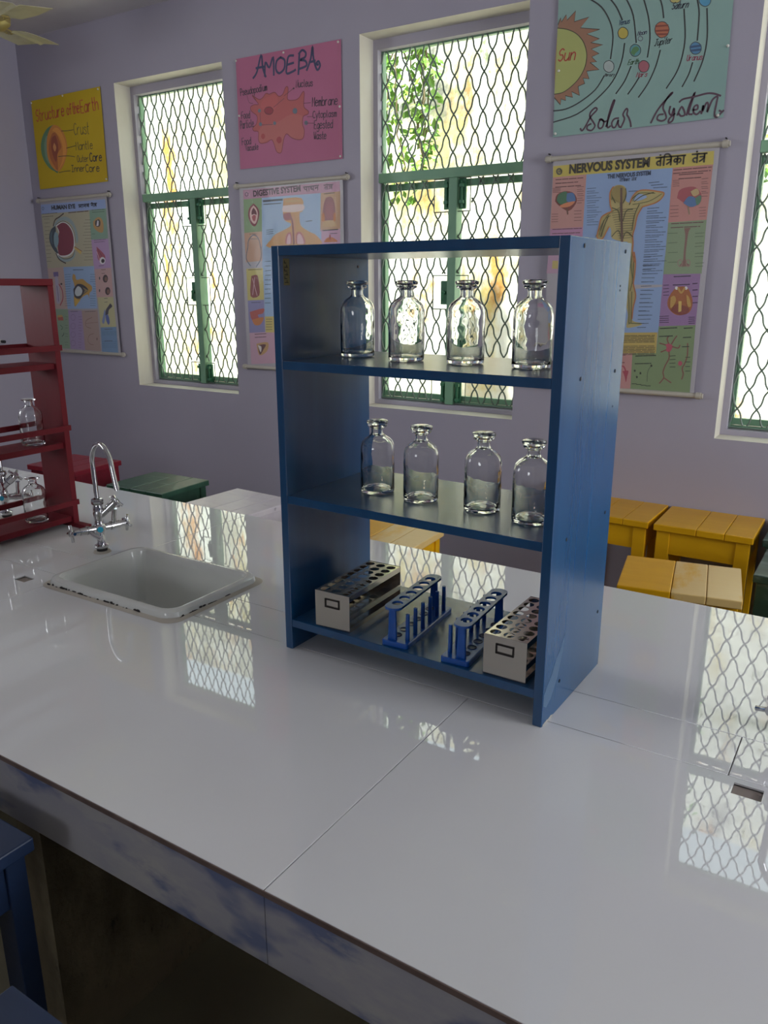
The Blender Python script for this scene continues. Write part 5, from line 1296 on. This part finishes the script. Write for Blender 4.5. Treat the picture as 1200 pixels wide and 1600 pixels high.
# Devanagari letters as strokes in a box 0..10 wide, head line at y = 10
DV = {'त': (8, [[0, 10, 8, 10], [6, 10, 6, 0], [6, 5.5, 3, 5.5, 1.5, 4, 2, 2, 3.5, .8]]), 'ं': (0, [[-3.2, 12.6, -2.8, 12.9, -2.6, 12.5]]),
      'त्र': (8.5, [[0, 10, 8.5, 10], [6, 10, 6, 0], [6, 6.5, 1, 6.5], [6, 5, 3.5, 3, 1, 1.2]]), 'ि': (4.5, [[0, 10, 4.5, 10], [2, 10, 2, 0], [2, 10, 3, 13, 7, 13.2, 10, 10]]),
      'क': (10, [[0, 10, 10, 10], [5, 10, 5, 0], [5, 6, 2.5, 7, 1, 5, 2.5, 3, 5, 4.5], [5, 6, 7.5, 7, 9, 5.2, 8.2, 3, 7, 2.2]]), 'ा': (4, [[0, 10, 4, 10], [2.2, 10, 2.2, 0]]),
      'म': (9, [[0, 10, 9, 10], [7, 10, 7, 0], [2, 10, 2, 4, 1, 3, 2, 2, 3.2, 4, 7, 4.2]]), 'न': (8.5, [[0, 10, 8.5, 10], [6.5, 10, 6.5, 0], [6.5, 5.5, 2.5, 5.5, 1.4, 4.6, 2.4, 3.8, 3.2, 5.4]]),
      'व': (8.5, [[0, 10, 8.5, 10], [6.5, 10, 6.5, 0], [6.5, 6, 3.5, 7, 1.4, 5, 3, 2.8, 6.5, 4]]), 'े': (0, [[-2, 10, -3.5, 12, -6, 13.2]]),
      'प': (8.5, [[0, 10, 8.5, 10], [6.5, 10, 6.5, 0], [2, 10, 2, 6, 3.2, 4.4, 6.5, 4.4]]), 'च': (9, [[0, 10, 9, 10], [7, 10, 7, 0], [1, 7.2, 4, 7.2, 2.2, 4.6, 3.5, 3, 7, 3.4]])}
WORDS = {'तंत्रिका': ['त', 'ं', 'ि', 'त्र', 'क', 'ा'], 'तंत्र': ['त', 'ं', 'त्र'], 'मानव नेत्र': ['म', 'ा', 'न', 'व', ' ', 'न', 'े', 'त्र'], 'पाचन': ['प', 'ा', 'च', 'न']}
def smooth(p, n=4):
    if len(p) < 3: return p
    o = []
    for i in range(len(p)-1):
        a, b, c, d = p[max(i-1, 0)], p[i], p[i+1], p[min(i+2, len(p)-1)]
        for k in range(n):
            t_ = k/n; o.append(tuple(.5*((2*b[j])+(-a[j]+c[j])*t_+(2*a[j]-5*b[j]+4*c[j]-d[j])*t_*t_+(-a[j]+3*b[j]-3*c[j]+d[j])*t_**3) for j in (0, 1)))
    return o + [p[-1]]
def pts2(l): return [(l[i], l[i+1]) for i in range(0, len(l), 2)]
def ink(c, rough, k):
    nm = 'ink_%s_%d' % (c, rough*100); new = nm not in MATS; m = mat(nm, c, rough, k=k)
    if new:
        b = m.node_tree.nodes['Principled BSDF'].inputs['Base Color']; v = b.default_value[:]
        b.default_value = (v[0]*.86+.045, v[1]*.86+.043, v[2]*.86+.045, 1)
    return m
class Art:
    def __init__(s, ink=1.55): s.parts = {}; s.mats = {}; s.ink = ink
    def slot(s, part, col):
        p = s.parts.setdefault(part, (MB(), []))
        if col not in p[1]: p[1].append(col)
        return p[0], p[1].index(col)
    def poly(s, part, col, lay, P):
        mb_, mi = s.slot(part, col); y = s.y
        try: tri = tessellate_polygon([[Vector((p[0], p[1], 0)) for p in P]])
        except Exception: return
        vs_ = [(p[0]/1000, y, p[1]/1000) for p in P]; fs = []
        for t_ in tri:
            a, b, c = [P[k] for k in t_]
            fs.append(tuple(t_) if (b[0]-a[0])*(c[1]-a[1])-(b[1]-a[1])*(c[0]-a[0]) > 0 else tuple(t_)[::-1])
        mb_.add(vs_, fs, mi)
    def stroke(s, part, col, lay, w_, P):
        mb_, mi = s.slot(part, col); y = s.y; h = w_/2
        L = []; R = []
        for i, p in enumerate(P):
            a = P[max(i-1, 0)]; b = P[min(i+1, len(P)-1)]; dx, dz = b[0]-a[0], b[1]-a[1]; q = math.hypot(dx, dz) or 1
            ex = 0
            if i == 0: ex = -h*.6
            if i == len(P)-1: ex = h*.6
            px, pz = p[0]+dx/q*ex, p[1]+dz/q*ex
            L.append(((px-dz/q*h)/1000, y, (pz+dx/q*h)/1000)); R.append(((px+dz/q*h)/1000, y, (pz-dx/q*h)/1000))
        n = len(P); mb_.add(L+R, [(n+i, n+i+1, i+1, i) for i in range(n-1)], mi)
    def run(s, items):
        order = {n: i for i, n in enumerate(sorted(range(len(items)), key=lambda n: (items[n][3], n)))}
        for num, it in enumerate(items):
            s.y = -.0004-6e-6*order[num]
            k, part, col, lay = it[:4]
            if k == 't': part = '%s#%d' % (part, num)
            if k == 'f':
                P = pts2(it[5]); s.poly(part, col, lay, smooth(P+P[:1], 3)[:-1] if it[4] else P)
            elif k == 'l':
                P = pts2(it[6]); s.stroke(part, col, lay, it[4], smooth(P) if it[5] else P)
            elif k == 'g':
                n, dy, w_, seed = it[4:8]; (x0, z0), (x1, z1) = pts2(it[8]); rnd = random.Random(seed)
                for i in range(n):
                    t_ = 0; e = 1 if i == 0 else rnd.uniform(.7, 1)
                    zo = -i*dy
                    while t_ < e:
                        d = min(rnd.uniform(.10, .3), e-t_); q = t_+d*.86
                        s.stroke(part, col, lay, w_*.8, [(x0+(x1-x0)*t_, z0+(z1-z0)*t_+zo), (x0+(x1-x0)*q, z0+(z1-z0)*q+zo)]); t_ += d
            elif k == 't':
                tx, kind, ht, w_, sl = it[4:9]; (x0, z0), (x1, z1) = pts2(it[9]); L = math.hypot(x1-x0, z1-z0); ux, uz = (x1-x0)/L, (z1-z0)/L
                def put(x, z): return (x0+ux*x-uz*z, z0+uz*x+ux*z)
                if kind == 'h':
                    adv = [2.4 if c in NARROW else 4 for c in tx]; gap = 1.5; tot = sum(adv)+gap*(len(tx)-1); kx = L/tot; kz = ht/8; x = 0
                    for c, a in zip(tx, adv):
                        for st_ in GL[c].split():
                            P = [(int(st_[i])*a/4 if c not in NARROW else int(st_[i])*.8, ord(st_[i+1])-100) for i in range(0, len(st_), 2)]
                            P = [put((x+p[0]+sl*p[1])*kx if not sl else x*kx+p[0]*kx+sl*p[1]*kz, p[1]*kz) for p in P]
                            s.stroke(part, col, lay, w_, smooth(P, 3) if c not in 'AEFIMNVW' else P)
                        x += a+gap
                elif kind == 'd':
                    seq = WORDS[tx]; tot = sum(4 if c == ' ' else DV[c][0] for c in seq); kx = L/tot; kz = ht/13; x = 0
                    for c in seq:
                        if c == ' ': x += 4; continue
                        for st_ in DV[c][1]:
                            P = pts2(st_); P = [put((x+p[0])*kx, p[1]*kz) for p in P]; s.stroke(part, col, lay, w_, smooth(P, 3) if len(P) > 2 else P)
                        x += DV[c][0]
                else:
                    cu = bpy.data.curves.new('lettering', 'FONT'); cu.body = tx; cu.offset = .045; cu.fill_mode = 'FRONT'; cu.resolution_u = 3
                    to = bpy.data.objects.new('lettering', cu); COL.objects.link(to)
                    dg_ = bpy.context.evaluated_depsgraph_get(); dg_.update()
                    me = bpy.data.meshes.new_from_object(to.evaluated_get(dg_))
                    X = [v.co.x for v in me.vertices]; Yv = [v.co.y for v in me.vertices]; ax, ay = min(X), min(Yv); kx, kz = L/(max(X)-ax), ht/(max(Yv)-ay)
                    mb_, mi = s.slot(part, col); y = s.y; vs_ = []
                    for v in me.vertices:
                        p = put((v.co.x-ax)*kx, (v.co.y-ay)*kz); vs_.append((p[0]/1000, y, p[1]/1000))
                    mb_.add(vs_, [list(p.vertices) for p in me.polygons], mi)
                    bpy.data.objects.remove(to, do_unlink=True); bpy.data.curves.remove(cu); bpy.data.meshes.remove(me)
    def build(s, root, rough):
        for part, (mb_, cols) in s.parts.items():
            mb_.build(part.split('#')[0], [ink(c, rough, s.ink) for c in cols], root, fix=False)
def poster(key, name, label, W, H, paper, pins, rough=.5, quad=None):
    x0, z0 = ORG[key]
    root = thing(name, label, 'poster', (x0/1000, YW-.0052, z0/1000))
    P = quad or [(0, 0), (W, 0), (W, H), (0, H)]
    sh = MB(); N = 10
    def at(u, v):
        a = [P[0][i]*(1-u)*(1-v)+P[1][i]*u*(1-v)+P[2][i]*u*v+P[3][i]*(1-u)*v for i in (0, 1)]
        return (a[0]/1000, 0, a[1]/1000)
    vs_ = [at(i/N, j/N) for j in range(N+1) for i in range(N+1)]; fs = [(j*(N+1)+i, j*(N+1)+i+1, (j+1)*(N+1)+i+1, (j+1)*(N+1)+i) for j in range(N) for i in range(N)]
    sh.add(vs_, fs); sh.add([(x, .0012, z) for x, y, z in vs_], [f[::-1] for f in fs])
    per = [vs_[i] for i in range(N+1)] + [vs_[j*(N+1)+N] for j in range(1, N+1)] + [vs_[N*(N+1)+i] for i in range(N-1, -1, -1)] + [vs_[j*(N+1)] for j in range(N-1, 0, -1)]
    n = len(per); sh.add(per+[(x, .0012, z) for x, y, z in per], [(k, (k+1) % n, n+(k+1) % n, n+k) for k in range(n)])
    sh.build('paper', paper, root, fix=False)
    for x, z in pins:
        MB().lathe([(0, .004), (.003, .003), (.0045, 0), (.0045, -.0015), (0, -.0015)], 10, T=Matrix.Translation((x/1000, -.002, z/1000)) @ Matrix.Rotation(PI/2, 4, 'X')).build('push_pin', M_WHITE, root)
    a = Art(1.45); a.run(ART[key]); a.build(root, rough)
    return root
def chart(key, label, W, H, rod, lam, over=(.028, .030)):
    x0, z0 = ORG[key]
    root = thing('wall_chart', label, 'chart', (x0/1000, YW-.014, z0/1000))
    MB().box((-.001*0, 0, -.002), (W/1000, .0012, (H+14)/1000)).build('sheet', M_PAPER, root)
    a = Art(); a.run(ART[key]); a.build(root, .5)
    f = MB(); N = 14; vs_ = [(W/1000*i/N, -.0030-.0006*math.sin(i*1.3)*math.sin(j*.9), (H+8)/1000*j/N) for j in range(N+1) for i in range(N+1)]
    f.add(vs_, [(j*(N+1)+i, j*(N+1)+i+1, (j+1)*(N+1)+i+1, (j+1)*(N+1)+i) for j in range(N) for i in range(N)], 0, True); f.build('lamination', lam, root, fix=False)
    for nm, z in (('top_rod', (H+16)/1000), ('bottom_rod', -.008)):
        r_ = MB().tube([(-over[0], 0, z), (W/1000+over[1], 0, z)], .0085, 12).build(nm, M_ROD, root)
        for x in (-over[0]+.004, W/1000+over[1]-.022):
            MB().tube([(x, 0, z), (x+.016, 0, z)], .0115, 12).build('rod_collar', M_ROD, r_)
        if nm == 'top_rod':
            for x in (-over[0]+.012, W/1000+over[1]-.014): MB().tube([(x, .012, z+.016), (x, -.004, z+.016)], .0022, 8).build('nail', M_BLACKMETAL, r_)
    return root
ORG = dict(earth=(-3923, 1988), amoeba=(-2519, 1984), solar=(-1097, 1986), eye=(-3920, 1163), dig=(-2522, 1146), nerv=(-1086, 1152))
P_Y = mat('yellow_card', 'd0b21c', .6, noise=((3, 3, 3), 'c8a818', .4, .7)); P_P = mat('pink_card', 'bf7192', .6, noise=((3, 3, 3), 'b86a8a', .4, .7)); P_T = mat('pale_teal_card', '94b4ac', .6, noise=((3, 3, 3), '8caca6', .4, .7))
poster('earth', 'earth_poster', 'yellow hand drawn poster headed Structure of the Earth', 541, 420, P_Y, [(10, 408), (262, 414), (528, 412), (530, 14)], quad=[(0, -2), (537, 3), (542, 422), (6, 418)])
poster('amoeba', 'amoeba_poster', 'pink hand drawn poster headed AMOEBA between left and middle windows', 543, 425, P_P, [(6, 420), (262, 416), (532, 416), (534, 10), (535, 190), (10, 210)], quad=[(0, 0), (543, 1), (544, 424), (4, 427)])
poster('solar', 'solar_system_poster', 'pale teal hand drawn poster of the Solar System, partly above the photo edge', 545, 430, P_T, [(10, 8), (530, 12), (538, 200), (10, 200), (8, 424), (530, 424)], quad=[(2, -2), (546, 5), (538, 430), (-4, 430)])
chart('eye', 'hanging printed chart headed HUMAN EYE below the yellow poster', 524, 750, None, F_LAM2)
chart('dig', 'hanging glossy printed chart headed DIGESTIVE SYSTEM below the pink poster', 553, 752, None, F_LAM)
chart('nerv', 'hanging printed chart headed NERVOUS SYSTEM below the solar system poster', 536, 746, None, F_LAM2)
